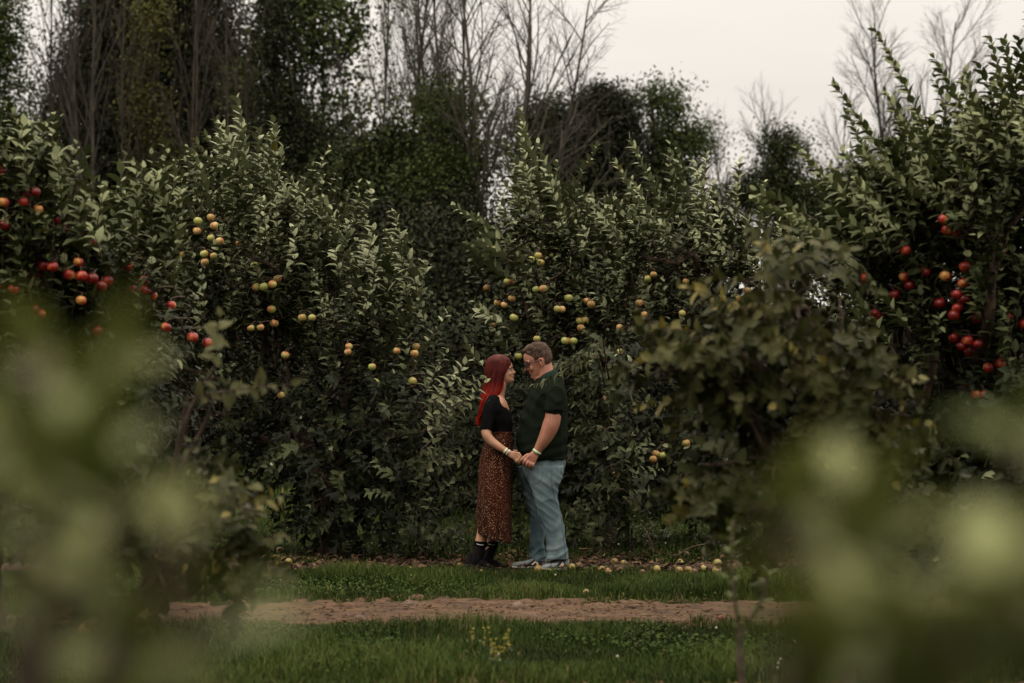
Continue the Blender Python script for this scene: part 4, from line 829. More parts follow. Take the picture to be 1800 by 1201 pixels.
def face(mb, H, male):
    """skull, jaw, nose, lips, ears: all fused into the body's skin"""
    loft(mb, H(head_rings(nz=44, n=40)))
    w_ = 1.0 if male else .8
    for dx in (0, -.009, -.018): tube(mb, H([(.099 + dx, 0, .129), (.107 + dx, 0, .112), (.1165 + dx, 0, .095), (.1195 + dx, 0, .086)]), np.array([.0065, .0075, .009, .0095]) * H.s * w_, 10, caps=True)
    ball(mb, H((.1185 + (0 if male else .002), 0, .0855)), .0098 * H.s * w_)
    tube(mb, H([(.116, 0, .0805), (.096, 0, .0745)]), np.array([.007, .0085]) * H.s * w_, 8, caps=True); ball(mb, H((.090, 0, .068)), np.array([.011, .017, .012]) * H.s)
    for s in (-1, 1):
        ball(mb, H((.104, .0115 * s, .0815)), .0080 * H.s * w_)
        ball(mb, H((.077, .037 * s, .083)), (.014 * H.s, .02 * H.s, .024 * H.s))                    # cheek
        tube(mb, H([(.103, .01 * s, .134), (.098, .032 * s, .139), (.08, .055 * s, .133)]), .006 * H.s, 8, caps=True)   # brow ridge
        e = [(-.004 + .012 * math.cos(t), s * (.072 + .010 * (1 if 1 < t % 6.3 < 5 else .6)), .100 + .029 * math.sin(t)) for t in np.linspace(0, 6.1, 13)]
        tube(mb, H(e), .0042 * H.s, 6, caps=True); ball(mb, H((-.004, .071 * s, .100)), (.011 * H.s, .006 * H.s, .024 * H.s))
    tube(mb, H([(.086, -.021, .0585), (.099, -.010, .061), (.1025, 0, .0605), (.099, .010, .061), (.086, .021, .0585)]), .0048 * H.s, 8, caps=True)
    tube(mb, H([(.085, -.018, .052), (.097, -.008, .0500), (.1005, 0, .0495), (.097, .008, .0500), (.085, .018, .052)]), .0052 * H.s, 8, caps=True)
    ball(mb, H((.0895, 0, .022)), np.array([.013, .019, .014]) * H.s)
def lips_of(me, H):   # colour the lips' faces
    inv = np.linalg.inv(H.R); me.materials.append(M_lip); n = len(me.polygons); cc = np.empty(n * 3); me.polygons.foreach_get('center', cc)
    L = (cc.reshape(-1, 3) - H.o) @ inv.T / H.s
    k = (np.abs(L[:, 2] - .0555) < .0085 - .18 * np.abs(L[:, 1])) & (np.abs(L[:, 1]) < .02) & (L[:, 0] > .084)
    mi = np.zeros(n, np.int32); mi[k] = 1; me.polygons.foreach_set('material_index', mi)
def facebits(H, root, hairm, closed):
    for s in (-1, 1):
        mb = MB(); tube(mb, H([(.1055, .013 * s, .139), (.1015, .030 * s, .1435), (.086, .053 * s, .139)]), np.array([.0035, .0042, .002]) * H.s, 7, caps=True); mb.build('eyebrow', hairm, root)
        mb = MB(); ball(mb, H((.0865, .034 * s, .116)), np.array([.009, .0125, .003 if closed else .0045]) * H.s, mi=0 if closed else 1)
        if not closed: ball(mb, H((.0925, .034 * s, .116)), np.array([.0045, .006, .0045]) * H.s, mi=0)
        tube(mb, H([(.094, .020 * s, .117), (.0985, .032 * s, .1205 if not closed else .114), (.086, .049 * s, .117)]), .0016 * H.s, 6, caps=True, mi=0)
        mb.build('eye', [M_eye, M_white], root)

def finger(mb, pts, r): P = smoothpath(pts, 12); tube(mb, P, np.linspace(r, r * .78, 12), 10, caps=True); ball(mb, P[-1], r * .8); ball(mb, P[0], r)
def mir(p):  # the same point on the other side of the couple's plane
    p = np.array(p, float); p[..., 1] = 2 * YP - p[..., 1]; return p

# --- the man's body ---------------------------------------------------------
Hm = HeadFrame(c1(716, 358), 1.10, math.radians(-20), -1)
man = thing('person', 'tall man with glasses in dark green polo and light jeans looking down', 'person', (c2(950, 1050)[0], YP, 0))
def man_arm(mb, s):
    g = (lambda p: p) if s < 0 else mir
    ctube(mb, g(np.array([c1(975, 520, -.19), c1(968, 640, -.235), c1(962, 760, -.245), c1(938, 850, -.245), c1(893, 950, -.24), c1(838, 1040, -.225), c1(812, 1078, -.22)])), [.056, .058, .0635, .066, .055, .038, .0335], 26, 20)
    # back of the hand, then four curled fingers and the thumb laid over her fingers
    tube(mb, g(smoothpath([c8(985, 640, -.22), c8(930, 720, -.218), c8(880, 800, -.215), c8(845, 860, -.21)], 8)), [.030, .036, .039, .036], 0) if False else None
    for a, b, r in ((( 960, 640), (800, 800), .0175), ((985, 650), (850, 845), .018), ((1005, 660), (890, 870), .0175), ((1020, 680), (935, 880), .0165)):
        P = g(smoothpath([c8(*a, -.222), c8((a[0] + b[0]) / 2, (a[1] + b[1]) / 2, -.232), c8(*b, -.228)], 8)); tube(mb, P, r, 12, caps=True); ball(mb, P[-1], r)
    for k, (a, b, c, d) in enumerate((((795, 800), (742, 855), (722, 925), (735, 945)), ((848, 845), (800, 895), (790, 960), (800, 972)), ((888, 868), (868, 920), (855, 980), (866, 990)), ((935, 880), (930, 930), (912, 982), (922, 992)))):
        finger(mb, g(np.array([c8(*a, -.230), c8(*b, -.244), c8(*c, -.222), c8(*d, -.195)])), [.0122, .0128, .0122, .0108][k])
    finger(mb, g(np.array([c8(900, 700, -.225), c8(790, 720, -.225), c8(722, 775, -.235), c8(668, 838, -.236)])), .0125)
mb = MB()
face(mb, Hm, True)
ctube(mb, [c1(905, 470), c1(892, 400), c1(872, 320)], [.078, .068, .064], 10, 24)
ctube(mb, [c1(925, 470), c1(905, 380), c1(885, 290)], [.07, .062, .055], 10, 24)
ctube(mb, [c1(800, 405), c1(840, 425), c1(880, 430)], [.03, .045, .05], 8, 16)     # soft under the chin
loft(mb, rings(c1, dense([(455, 850, 990, .07), (500, 830, 1020, .13), (570, 780, 1050, .18), (700, 730, 1065, .2), (850, 690, 1070, .2), (960, 665, 1065, .2), (1080, 720, 1050, .17), (1150, 780, 1030, .13)])))
man_arm(mb, -1); man_arm(mb, 1)
for dy, L_ in ((-.105, [(880, 150), (890, 400), (930, 560), (988, 800), (1000, 985)]), (.125, [(810, 150), (812, 400), (830, 560), (822, 800), (832, 1000)])):
    ctube(mb, [c2(*p, dy) for p in L_], [.065, .065, .05, .04, .036], 16, 16)
me = fuse(mb, .0042, 3); o = link('body', me, M_skinm, man); lips_of(me, Hm)
# hair: a cap that rises out of the skin inside the hairline
def cap(H, z0, region, thick, seed, rough_):
    def off(x, y, z):
        k = region(x, y, z); n_ = noise.noise(Vector((x * 40 + seed, y * 60, z * 18))); n2 = noise.noise(Vector((x * 130 + seed, y * 190, z * 60)))
        return -.012 + k * (.012 + thick(x, y, z) + rough_ * (n_ + .5 * n2))
    return H(head_rings(off, 90, 110, z0))
sst = lambda a, b, v: (lambda t: t * t * (3 - 2 * t))(min(1, max(0, (v - a) / (b - a))))
def reg_m(x, y, z):
    back = sst(.024, .012, x) * sst(.045 + .35 * max(0, x + .05), .06 + .35 * max(0, x + .05), z)
    side = sst(.045, .03, x - .9 * max(0, z - .15)) * sst(.118, .128, z)
    top = sst(.196, .204, z - .35 * max(0, abs(y) - .028) * sst(.03, .06, x))
    ear = 1 - sst(.024, .016, abs(x + .006) * .9) * sst(.135, .12, z) * sst(.06, .055, .0 if abs(y) > .05 else 1)
    return max(back * ear, side * ear, top)
mb = MB(); loft(mb, cap(Hm, .035, reg_m, lambda x, y, z: .004 + .013 * sst(.16, .225, z) + .006 * sst(.0, .07, x) * sst(.2, .215, z), 3, .005)); hair = mb.build('hair', M_darkhair, man)
# loose locks over the cap
mb = MB()
for i in range(500):
    a = rng.uniform(0, 6.3); z = rng.uniform(.17 if math.cos(a) < .3 else .21, .234); f, b, w_ = np.interp(z, HZ, HF), np.interp(z, HZ, HB), np.interp(z, HZ, HW)
    p = np.array([(f if math.cos(a) > 0 else -b) * math.cos(a), w_ * math.sin(a), z]); u = norm(p - np.array([0, 0, .1])); p = p + u * (.003 + .013 * sst(.16, .225, z)); p[0] = min(p[0], .075)
    d = np.array([.5, .35 * math.sin(a), .1]) + rnd(3) * .5; d = norm(d - u * (d @ u)); P = [p - u * .003, p + d * .008 + u * .003, p + d * .016 + u * .003, p + d * .024 - u * .001]
    tube(mb, H_ := Hm(P), np.array([.0012, .0018, .0014, .0004]), 4, rng.random())
mb.build('locks', M_darkhair, hair)
facebits(Hm, man, M_darkhair, True)
# glasses
M_frame = noisemat('dark_spectacle_frame', (.01, .009, .009), (.025, .022, .02), 30, .35); 
M_lens, nn, bb = newmat('spectacle_lens'); setin(bb, Roughness=.05, Transmission_Weight=1, IOR=1.1); bb.inputs['Base Color'].default_value = (.4, .4, .38, 1)
mb = MB(); lens = MB()
for s in (-1, 1):
    cx, cy, cz = .115, .033 * s, .111
    P = [(cx - .010 * abs(math.cos(t)) * (1 if math.cos(t) * s > 0 else 0) , cy + .025 * math.cos(t), cz + .020 * math.sin(t)) for t in np.linspace(0, 6.283, 25)]
    tube(mb, Hm(P), .0048, 6); q = Hm([(cx - .001, cy + .024 * math.cos(t), cz + .019 * math.sin(t)) for t in np.linspace(0, 6.283, 17)[:-1]]); R2 = np.stack([q, q + (Hm((0, 0, 0)) - Hm((.0015, 0, 0)))]); loft(lens, R2)
    tube(mb, Hm([(.105, .058 * s, .119), (.09, .071 * s, .120), (.04, .0775 * s, .118), (-.004, .0775 * s, .116), (-.02, .076 * s, .100)]), 0.0045, 6, caps=True)
tube(mb, Hm([(.116, -.009, .115), (.121, 0, .118), (.116, .009, .115)]), .002, 6)
gl = mb.build('glasses', M_frame, man); lens.build('lens', M_lens, gl)
# polo shirt
def folds(seed, A, f=9, st=(1, 1, .45)):
    st = np.array(st); sd = Vector((seed, seed * 1.7, 0))
    def fn(co, no):
        out = np.empty(len(co))
        for i, c in enumerate(co * st):
            v = Vector(c) * f + sd; a = 1 - abs(noise.noise(v)) * 2.2; b = noise.noise(v * 2.3)
            out[i] = A * (a * a * (1 if a > 0 else 0) - .35 + .35 * b)
        return out
    return fn
torso = [(392, 858, 962, .062), (430, 820, 1010, .10), (462, 800, 1045, .17), (520, 765, 1068, .215), (600, 728, 1082, .225), (680, 703, 1088, .225), (790, 673, 1090, .23), (890, 651, 1090, .235), (960, 641, 1090, .235), (1030, 645, 1088, .23), (1090, 662, 1086, .222), (1140, 694, 1082, .21)]
mb = MB(); loft(mb, rings(c1, dense(torso)))
for g in (lambda p: p, mir):
    ctube(mb, g(np.array([c1(975, 500, -.15), c1(984, 560, -.2), c1(975, 640, -.235), c1(969, 700, -.245)])), [.08, .083, .077, .0745], 14, 24)
me = fuse(mb, .006, 5)
def fp(co, no):
    d = folds(3, .010, 7, (1.1, 1, .7))(co, no); z = co[:, 2]; x = co[:, 0]
    # pulled folds running from the armpit to the belly, and drag lines above the hem
    p = c1(900, 760); s = (x - p[0]) * .75 + (z - p[2]) * .66; ph = s * 62; d += .005 * np.sin(ph + 2 * np.sin(z * 9)) * np.exp(-((z - p[2]) / .22) ** 2) * (x < p[0] + .1)
    q = c1(800, 1060); d += .0045 * np.sin((z - q[2]) * 75 - (x - q[0]) * 22) * np.exp(-((z - q[2]) / .1) ** 2)
    return d
displace(me, fp); polo = link('polo_shirt', me, M_polo, man)
bv = BVHTree.FromPolygons([v.co for v in me.vertices], [p.vertices for p in me.polygons])
def onto(bvh, P, off=.002, far=False):
    out = []
    for p in P:
        d = Vector((0, -1 if far else 1, 0)); h = bvh.ray_cast(Vector((p[0], p[1] + (3 if far else -3), p[2])), d)
        if h[0]: out.append(np.array(h[0]) + np.array(h[1]) * off)
    return np.array(out)
# collar, sleeve hems, placket with buttons, wristbands
mb = MB(); a = np.arange(48) * 2 * math.pi / 48; R = []
for k, (x, y, rx, hd, tl) in enumerate(((900, 452, 92, .088, .9), (893, 425, 86, .082, .95), (888, 398, 80, .077, 1.0), (886, 390, 78, .075, 1.0), (891, 392, 86, .083, 1.0), (900, 420, 98, .092, .95), (908, 455, 108, .1, .9))):
    c = c1(x, y); r = rx / PXM; R.append(np.stack([c[0] + r * np.cos(a), c[1] + hd * np.sin(a), c[2] + r * np.cos(a) * .62 * tl + .004 * np.sin(3 * a)], -1))
loft(mb, R, closed=False); mb.build('collar', clothmat('dark_green_collar', (.010, .020, .016), (.016, .028, .022), 80), man)
mb = MB(); fr = [c1(x, y) for x, y in ((788, 480), (768, 520), (750, 560), (735, 600), (722, 640))]
tube(mb, smoothpath([p + [-.003, 0, 0] for p in fr], 14), .011, 8, caps=True); pk = mb.build('placket', M_polo, polo)
for p in fr[::2]:
    mb = MB(); ball(mb, p + [-.014, 0, 0], .006); mb.build('button', M_frame, pk)
for sgn, g in ((-1, lambda p: p), (1, mir)):
    mb = MB(); P = g(np.array([c1(970, 676, -.240), c1(969, 716, -.246)])); Rr = [P[0], P[1]]
    tube(mb, np.array([P[0], (P[0] + P[1]) / 2, P[1]]), [.0795, .0805, .079], 28); mb.build('sleeve_hem', M_polo, polo)
M_band = noisemat('pale_green_paper_band', (.42, .62, .32), (.72, .76, .62), 55, .6, lo=.45, hi=.55); M_wb = noisemat('white_paper_band', (.66, .64, .6), (.72, .7, .66), 30, .6)
def band(name, a, b, r, mat, wd, parent, lab=None):
    ax = norm(b - a); c = (a + b) / 2; P = np.array([c - ax * wd / 2, c + ax * wd / 2]); mb = MB()
    tube(mb, np.array([P[0] - ax * .0006, P[0], c, P[1], P[1] + ax * .0006]), [r - .002, r, r, r, r - .002], 24); o = mb.build(name, mat, parent)
    if lab: o['label'] = lab
    return o, c, ax
b_, c_, ax_ = band('wristband', c1(828, 1058, -.2225), c1(812, 1082, -.22), .0372, M_band, .017, man)
# jeans
M_jean, n, b = newmat('faded_denim'); t = n.nodes.new('ShaderNodeTexCoord'); q = n.nodes.new('ShaderNodeTexNoise'); q.inputs['Scale'].default_value = 5; q.inputs['Detail'].default_value = 8
n.links.new(t.outputs['Object'], q.inputs['Vector']); r = rampnode(n, [(.36, (.045, .072, .088)), (.5, (.10, .142, .158)), (.66, (.175, .22, .23))]); n.links.new(q.outputs[0], r.inputs[0]); n.links.new(r.outputs[0], b.inputs['Base Color']); setin(b, Roughness=.9); b.inputs['Specular IOR Level'].default_value = .1
q2 = n.nodes.new('ShaderNodeTexNoise'); q2.inputs['Scale'].default_value = 260; bp = n.nodes.new('ShaderNodeBump'); bp.inputs['Strength'].default_value = .25; n.links.new(t.outputs['Object'], q2.inputs['Vector']); n.links.new(q2.outputs[0], bp.inputs['Height']); n.links.new(bp.outputs[0], b.inputs['Normal'])
mb = MB(); NR, FR = -.105, .125
loft(mb, rings(c2, dense([(66, 705, 1072, .185), (110, 695, 1072, .19), (170, 690, 1060, .195), (235, 705, 1045, .19), (290, 740, 1020, .15)])))
near = [(150, 712, 1058, .10), (250, 742, 1040, .115), (330, 765, 1008, .11), (400, 782, 1002, .105), (480, 808, 1008, .1), (560, 833, 1034, .095), (640, 862, 1052, .090), (720, 886, 1064, .086), (800, 902, 1073, .084), (870, 908, 1084, .086), (925, 908, 1094, .092), (968, 906, 1088, .094)]
far = [(150, 650, 960, .10), (250, 668, 940, .11), (330, 686, 925, .105), (420, 706, 925, .1), (500, 730, 920, .095), (570, 755, 925, .09), (640, 758, 900, .082), (720, 759, 890, .08), (800, 756, 885, .082), (870, 752, 890, .085), (930, 749, 905, .09), (985, 754, 912, .092)]
loft(mb, rings(c2, dense(near), Yc=NR)); loft(mb, rings(c2, dense(far), Yc=FR))
me = fuse(mb, .0055, 4)
def fj(co, no):
    d = np.zeros(len(co)); x, y, z = co[:, 0], co[:, 1], co[:, 2]; nr = y < YP + .01
    kn = c2(900, 520)[2]; hp = c2(900, 300)[2]; an = c2(900, 920)[2]; xc = c2(900, 500)[0]
    w1 = np.sin((z * 1.0 + (x - xc) * .75) * 95 + 2.2 * np.sin(z * 11 + x * 9)); w2 = np.sin((z - (x - xc) * .5) * 88 + 2 * np.sin(x * 21))
    d += .003 * np.maximum(w1, -.3) * np.exp(-((z - kn) / .11) ** 2) + .003 * np.maximum(w1, -.3) * np.exp(-((z - hp) / .10) ** 2)
    d += .0065 * np.maximum(w2, -.4) * np.exp(-((z - an) / .085) ** 2)
    return d + folds(9, .006, 7, (1, 1, .9))(co + np.stack([z * .5, 0 * z, -x * .35], -1), no)
displace(me, fj); jeans = link('jeans', me, M_jean, man); bj = BVHTree.FromPolygons([v.co for v in me.vertices], [p.vertices for p in me.polygons])
M_seam = noisemat('denim_seam', (.05, .075, .10), (.10, .13, .15), 120, .9)
for nm, pts, rr in (('side_seam', [(940, 70), (942, 180), (945, 290), (975, 420), (1010, 520), (1035, 640), (1048, 760), (1062, 880), (1070, 950)], .0028), ('pocket_seam', [(770, 296), (800, 292), (850, 262), (868, 200), (865, 130)], .0022), ('back_pocket', [(1030, 110), (1028, 180), (1036, 215)], .002)):
    P = onto(bj, [c2(*p) for p in smoothpath(np.array([(a_, b2, 0) for a_, b2 in pts]), 30)[:, :2]], .0005)
    if len(P) > 4: mb = MB(); tube(mb, P, rr, 6); mb.build(nm, M_seam, jeans)
# sneakers
M_shoe = noisemat('grey_mesh', (.13, .145, .15), (.22, .235, .24), 160, .8, .5); M_sole = noisemat('pale_sole', (.30, .30, .27), (.42, .41, .37), 20, .7); M_tan = noisemat('tan_patch', (.48, .38, .30), (.56, .45, .36), 20, .6)
M_lace = noisemat('black_lace', (.012, .012, .014), (.03, .03, .032), 60, .8)
def sneaker(heel, toe, parent):
    h, t = np.array(heel, float), np.array(toe, float); L = np.linalg.norm(t - h); a = (t - h) / L; s = np.array([-a[1], a[0], 0]); u = np.array([0, 0, 1.0])
    def sec(tt, w_, z0, z1, n=24, ex=2.6):
        q = np.arange(n) * 2 * math.pi / n; cy = np.sign(np.cos(q)) * np.abs(np.cos(q)) ** (2 / ex); cz = np.sign(np.sin(q)) * np.abs(np.sin(q)) ** (2 / ex)
        return h + a * L * tt + s * (w_ * cy)[:, None] + u * ((z0 + z1) / 2 + (z1 - z0) / 2 * cz)[:, None]
    root = MB(); loft(root, [sec(*r) for r in smoothpath(np.array([(0, .02, .02, .075), (.04, .034, .018, .1), (.2, .04, .018, .108), (.34, .042, .018, .098), (.5, .046, .018, .078), (.68, .05, .018, .064), (.84, .048, .018, .056), (.95, .036, .018, .048), (1, .016, .02, .036)]), 24)])
    up = root.build('sneaker', M_shoe, parent)
    m_ = MB(); loft(m_, [sec(*r) for r in smoothpath(np.array([(-.02, .018, .006, .03), (.03, .038, 0, .034), (.25, .043, 0, .03), (.5, .049, 0, .028), (.72, .055, .001, .027), (.88, .052, .003, .027), (.97, .038, .008, .028), (1.02, .015, .014, .028)]), 22)]); m_.build('sole', M_sole, up)
    m_ = MB()
    for k in range(6):
        tt = .34 + k * .065; z = .107 - k * .0085; w_ = .024
        tube(m_, [h + a * L * tt + s * -w_ + u * (z - .006), h + a * L * (tt + .03) + u * (z + .004), h + a * L * (tt + .06) + s * w_ + u * (z - .01)], .0028, 5, caps=True)
        tube(m_, [h + a * L * tt + s * w_ + u * (z - .006), h + a * L * (tt + .03) + u * (z + .005), h + a * L * (tt + .06) - s * w_ + u * (z - .01)], .0028, 5, caps=True)
    m_.build('laces', M_lace, up)
    for sg in (-1, 1):   # dark side panels and a tan wedge
        m_ = MB(); P = [(.30, .092), (.62, .038), (.18, .034)]; v = []
        for off in (.043, .052): v += [h + a * L * x + s * sg * (off + (.004 if z < .05 else 0)) * (1 if z < .05 else .86) + u * z for x, z in P]
        m_.add(v, [np.array([[0, 1, 2], [3, 5, 4], [0, 3, 4], [0, 4, 1], [1, 4, 5], [1, 5, 2], [2, 5, 3], [2, 3, 0]])]); m_.build('side_panel', M_lace, up, False)
        m_ = MB(); P = [(.34, .075), (.50, .036), (.27, .036)]; v = []
        for off in (.047, .0555): v += [h + a * L * x + s * sg * (off + (.003 if z < .05 else 0)) * (1 if z < .05 else .9) + u * z for x, z in P]
        m_.add(v, [np.array([[0, 1, 2], [3, 5, 4], [0, 3, 4], [0, 4, 1], [1, 4, 5], [1, 5, 2], [2, 5, 3], [2, 3, 0]])]); m_.build('side_patch', M_tan, up, False)
gx_ = lambda x, dy: c2(x, 1050, dy)[0]
sneaker((gx_(1092, -.1), YP - .07, 0), (gx_(868, -.16), YP - .20, 0), man)
sneaker((gx_(900, .1), YP + .11, 0), (gx_(597, .05), YP + .03, 0), man)

# --- the woman --------------------------------------------------------------
Hw = HeadFrame(c1(632, 377), .88, math.radians(9), 1)
woman = thing('person', 'red haired woman in black top and speckled rust skirt looking up', 'person', (c2(430, 1050)[0], YP, 0))
mb = MB(); face(mb, Hw, False)
ctube(mb, [c1(470, 600), c1(488, 540), c1(505, 470)], [.06, .046, .046], 10, 20)
loft(mb, rings(c1, dense([(560, 445, 500, .05), (590, 415, 525, .12), (630, 392, 551, .155), (665, 388, 566, .16), (700, 385, 577, .155), (740, 385, 583, .15), (820, 395, 585, .14), (905, 435, 585, .12), (1000, 420, 585, .14), (1100, 400, 590, .16)])))
def w_arm(mb, s):
    g = (lambda p: p) if s < 0 else mir
    ctube(mb, g(np.array([c1(415, 650, -.14), c1(390, 760, -.175), c1(374, 870, -.2), c1(378, 925, -.215), c1(420, 980, -.222), c1(480, 1025, -.226), c1(540, 1062, -.228), c1(572, 1082, -.228)])), [.045, .043, .040, .038, .036, .031, .0245, .0225], 26, 18)
    for a, b, r in (((400, 655), (625, 690), .0125), ((395, 675), (600, 735), .0135), ((390, 695), (570, 775), .0135), ((385, 700), (540, 800), .012)):
        P = g(smoothpath([c8(*a, -.228), c8((a[0] + b[0]) / 2, (a[1] + b[1]) / 2, -.236), c8(*b, -.232)], 8)); tube(mb, P, r, 12, caps=True); ball(mb, P[-1], r)
    for k, (a, b, c, d) in enumerate((((622, 690), (662, 735), (690, 790), (700, 830)), ((600, 735), (640, 785), (668, 845), (676, 880)), ((572, 775), (605, 830), (628, 885), (640, 915)), ((542, 800), (565, 845), (580, 880), (588, 900)))):
        finger(mb, g(np.array([c8(*a, -.233), c8(*b, -.238), c8(*c, -.226), c8(*d, -.208)])), [.0098, .0102, .0098, .0088][k])
    finger(mb, g(np.array([c8(440, 680, -.222), c8(540, 720, -.2), c8(620, 780, -.19), c8(670, 840, -.192)])), .0098)
w_arm(mb, -1); w_arm(mb, 1)
for dy, L_ in ((-.085, [(470, 0), (455, 350), (380, 620), (330, 790), (300, 900)]), (.085, [(500, 0), (500, 350), (455, 620), (415, 800), (400, 920)])):
    ctube(mb, [c2(*p, dy) for p in L_], [.095, .065, .057, .045, .04], 16, 16)
me = fuse(mb, .0036, 3); link('body', me, M_skinw, woman); lips_of(me, Hw)
facebits(Hw, woman, M_darkhair, False)
# hair
M_hair, n, b = newmat('dyed_red_hair'); t = n.nodes.new('ShaderNodeTexCoord'); sp = n.nodes.new('ShaderNodeSeparateXYZ'); n.links.new(t.outputs['Object'], sp.inputs[0])
mrz = n.nodes.new('ShaderNodeMapRange'); zt, zb_ = c1(0, 440)[2], c1(0, 590)[2]; mrz.inputs[1].default_value = zt; mrz.inputs[2].default_value = zb_; n.links.new(sp.outputs['Z'], mrz.inputs[0])
qn = n.nodes.new('ShaderNodeTexNoise'); qn.inputs['Scale'].default_value = 70; qn.inputs['Detail'].default_value = 4; mpn = n.nodes.new('ShaderNodeMapping'); mpn.inputs['Scale'].default_value = (1, 1, .08); n.links.new(t.outputs['Object'], mpn.inputs[0]); n.links.new(mpn.outputs[0], qn.inputs['Vector'])
ra = rampnode(n, [(.3, (.030, .0022, .0015)), (.7, (.10, .007, .004))]); rb = rampnode(n, [(.3, (.17, .007, .003)), (.7, (.42, .018, .006))]); n.links.new(qn.outputs[0], ra.inputs[0]); n.links.new(qn.outputs[0], rb.inputs[0])
mxh = n.nodes.new('ShaderNodeMixRGB'); n.links.new(mrz.outputs[0], mxh.inputs[0]); n.links.new(ra.outputs[0], mxh.inputs[1]); n.links.new(rb.outputs[0], mxh.inputs[2]); n.links.new(mxh.outputs[0], b.inputs['Base Color']); setin(b, Roughness=.5); b.inputs['Specular IOR Level'].default_value = .2
mb = MB()
def reg_w(x, y, z):
    lim = .028 + .60 * max(0, z - .11) - .5 * max(0, .085 - z)
    return max(sst(lim + .016, lim - .004, x), sst(.196, .212, z))
def hair_t(x, y, z): return .010 + .008 * sst(.1, .2, z) - .008 * sst(.04, .09, x) + .020 * sst(.03, -.08, x)
loft(mb, cap(Hw, .05, reg_w, hair_t, 9, .0015))
a = np.arange(90) * 2 * math.pi / 90; R = []
rows = dense([(290, 440, 520, .045, 0), (318, 400, 548, .076, 0), (360, 373, 553, .085, 0), (400, 364, 543, .092, 0), (450, 360, 538, .096, 0), (500, 355, 532, .1, 0), (550, 343, 512, .112, .0), (590, 332, 470, .12, .0), (630, 325, 438, .125, 0), (680, 318, 398, .125, 0), (725, 310, 362, .12, 0), (755, 302, 340, .11, 0), (775, 300, 325, .09, 0)], 6)
for k, r_ in enumerate(rings(c1, rows, n=90)):
    c = r_.mean(0); t_ = k / len(rows); ph = a * 17 + 2 * np.sin(a * 5) ; v = (r_ - c) * (1 + (.035 + .08 * t_) * np.sin(ph)[:, None] * [1, 1, 0] + .04 * np.sin(a * 41 + k * .05)[:, None] * [1, 1, 0]); v[:, 2] += .018 * t_ * np.sin(a * 9 + 1) * (k > len(rows) * .8); R.append(c + v)
loft(mb, R); hw_ = mb.build('hair', M_hair, woman)
mb = MB()
def skull(az, z, o):
    f, b_, w_ = np.interp(z, HZ, HF), np.interp(z, HZ, HB), np.interp(z, HZ, HW); p = np.array([(f if math.cos(az) > 0 else -b_) * math.cos(az), w_ * math.sin(az), z]); return Hw(p + norm(p - np.array([0, 0, .11])) * (.013 + hair_t(*p) + o))
for i in range(520):   # single strands from the parting over the mass
    aa = rng.uniform(0, 6.3); P = []; k0 = 10
    if math.cos(aa) > .75: continue
    for z in (.234, .231, .226, .218, .208, .19, .17, .15): P.append(skull(aa, z, .001))
    k0 = 20
    for k in range(k0, len(R), 4): c = R[k].mean(0); j = int(aa / 6.2832 * 90) % 90; P.append(c + (R[k][j] - c) * (1.02 + .02 * math.sin(k * .3 + i)))
    P.append(P[-1] + np.array([rng.uniform(-.02, .01), 0, -rng.uniform(.01, .05)])); tube(mb, smoothpath(P, 18), np.linspace(.0022, .0008, 18), 4, rng.random())
mb.build('strands', M_hair, hw_)
mb = MB(); ball(mb, Hw((-.0, -.077, .068)), .004); mb.build('earring', M_tan, woman)
# top
mb = MB(); loft(mb, rings(c1, dense([(572, 432, 492, .075), (590, 410, 508, .13), (625, 392, 528, .168), (660, 382, 548, .176), (700, 374, 575, .178), (745, 370, 594, .17), (795, 374, 607, .165), (850, 392, 605, .15), (905, 425, 596, .14), (930, 422, 598, .145)])))
for g in (lambda p: p, mir): ctube(mb, g(np.array([c1(432, 630, -.12), c1(405, 700, -.155), c1(388, 790, -.182), c1(374, 862, -.198)])), [.055, .056, .05, .046], 14, 20)
me = fuse(mb, .005, 4); displace(me, folds(21, .004, 10)); top = link('top', me, M_black, woman)
for g in (lambda p: p, mir):
    mb = MB(); P = g(np.array([c1(375, 855, -.197), c1(372, 878, -.2)])); tube(mb, np.array([P[0], P[1]]), [.0482, .0475], 24); mb.build('sleeve_hem', M_black, top)
# skirt: rust cloth with small pale spots
M_skirt, n, b = newmat('spotted_rust_cloth'); t = n.nodes.new('ShaderNodeTexCoord'); vo = n.nodes.new('ShaderNodeTexVoronoi'); vo.inputs['Scale'].default_value = 92
n.links.new(t.outputs['Object'], vo.inputs['Vector']); ls = n.nodes.new('ShaderNodeMath'); ls.operation = 'LESS_THAN'; ls.inputs[1].default_value = .2; n.links.new(vo.outputs['Distance'], ls.inputs[0])
qn = n.nodes.new('ShaderNodeTexNoise'); qn.inputs['Scale'].default_value = 5; n.links.new(t.outputs['Object'], qn.inputs['Vector']); rr_ = rampnode(n, [(.3, (.018, .0035, .0015)), (.7, (.045, .009, .004))]); n.links.new(qn.outputs[0], rr_.inputs[0])
mxs = n.nodes.new('ShaderNodeMixRGB'); n.links.new(ls.outputs[0], mxs.inputs[0]); n.links.new(rr_.outputs[0], mxs.inputs[1]); mxs.inputs[2].default_value = (.62, .38, .20, 1); n.links.new(mxs.outputs[0], b.inputs['Base Color']); setin(b, Roughness=.85); b.inputs['Specular IOR Level'].default_value = .15
NS = 120; a = np.arange(NS) * 2 * math.pi / NS; rows = dense([(-150, 426, 600, .147), (-115, 408, 603, .162), (-60, 365, 606, .19), (0, 335, 608, .205), (60, 320, 606, .21), (130, 311, 603, .212), (220, 306, 601, .212), (320, 302, 600, .212), (420, 299, 596, .212), (500, 294, 592, .215), (580, 286, 589, .222), (660, 288, 588, .23), (730, 292, 588, .235), (778, 290, 587, .24)], 4)
base = rings(c2, rows, n=NS, expo=2.0); R = []
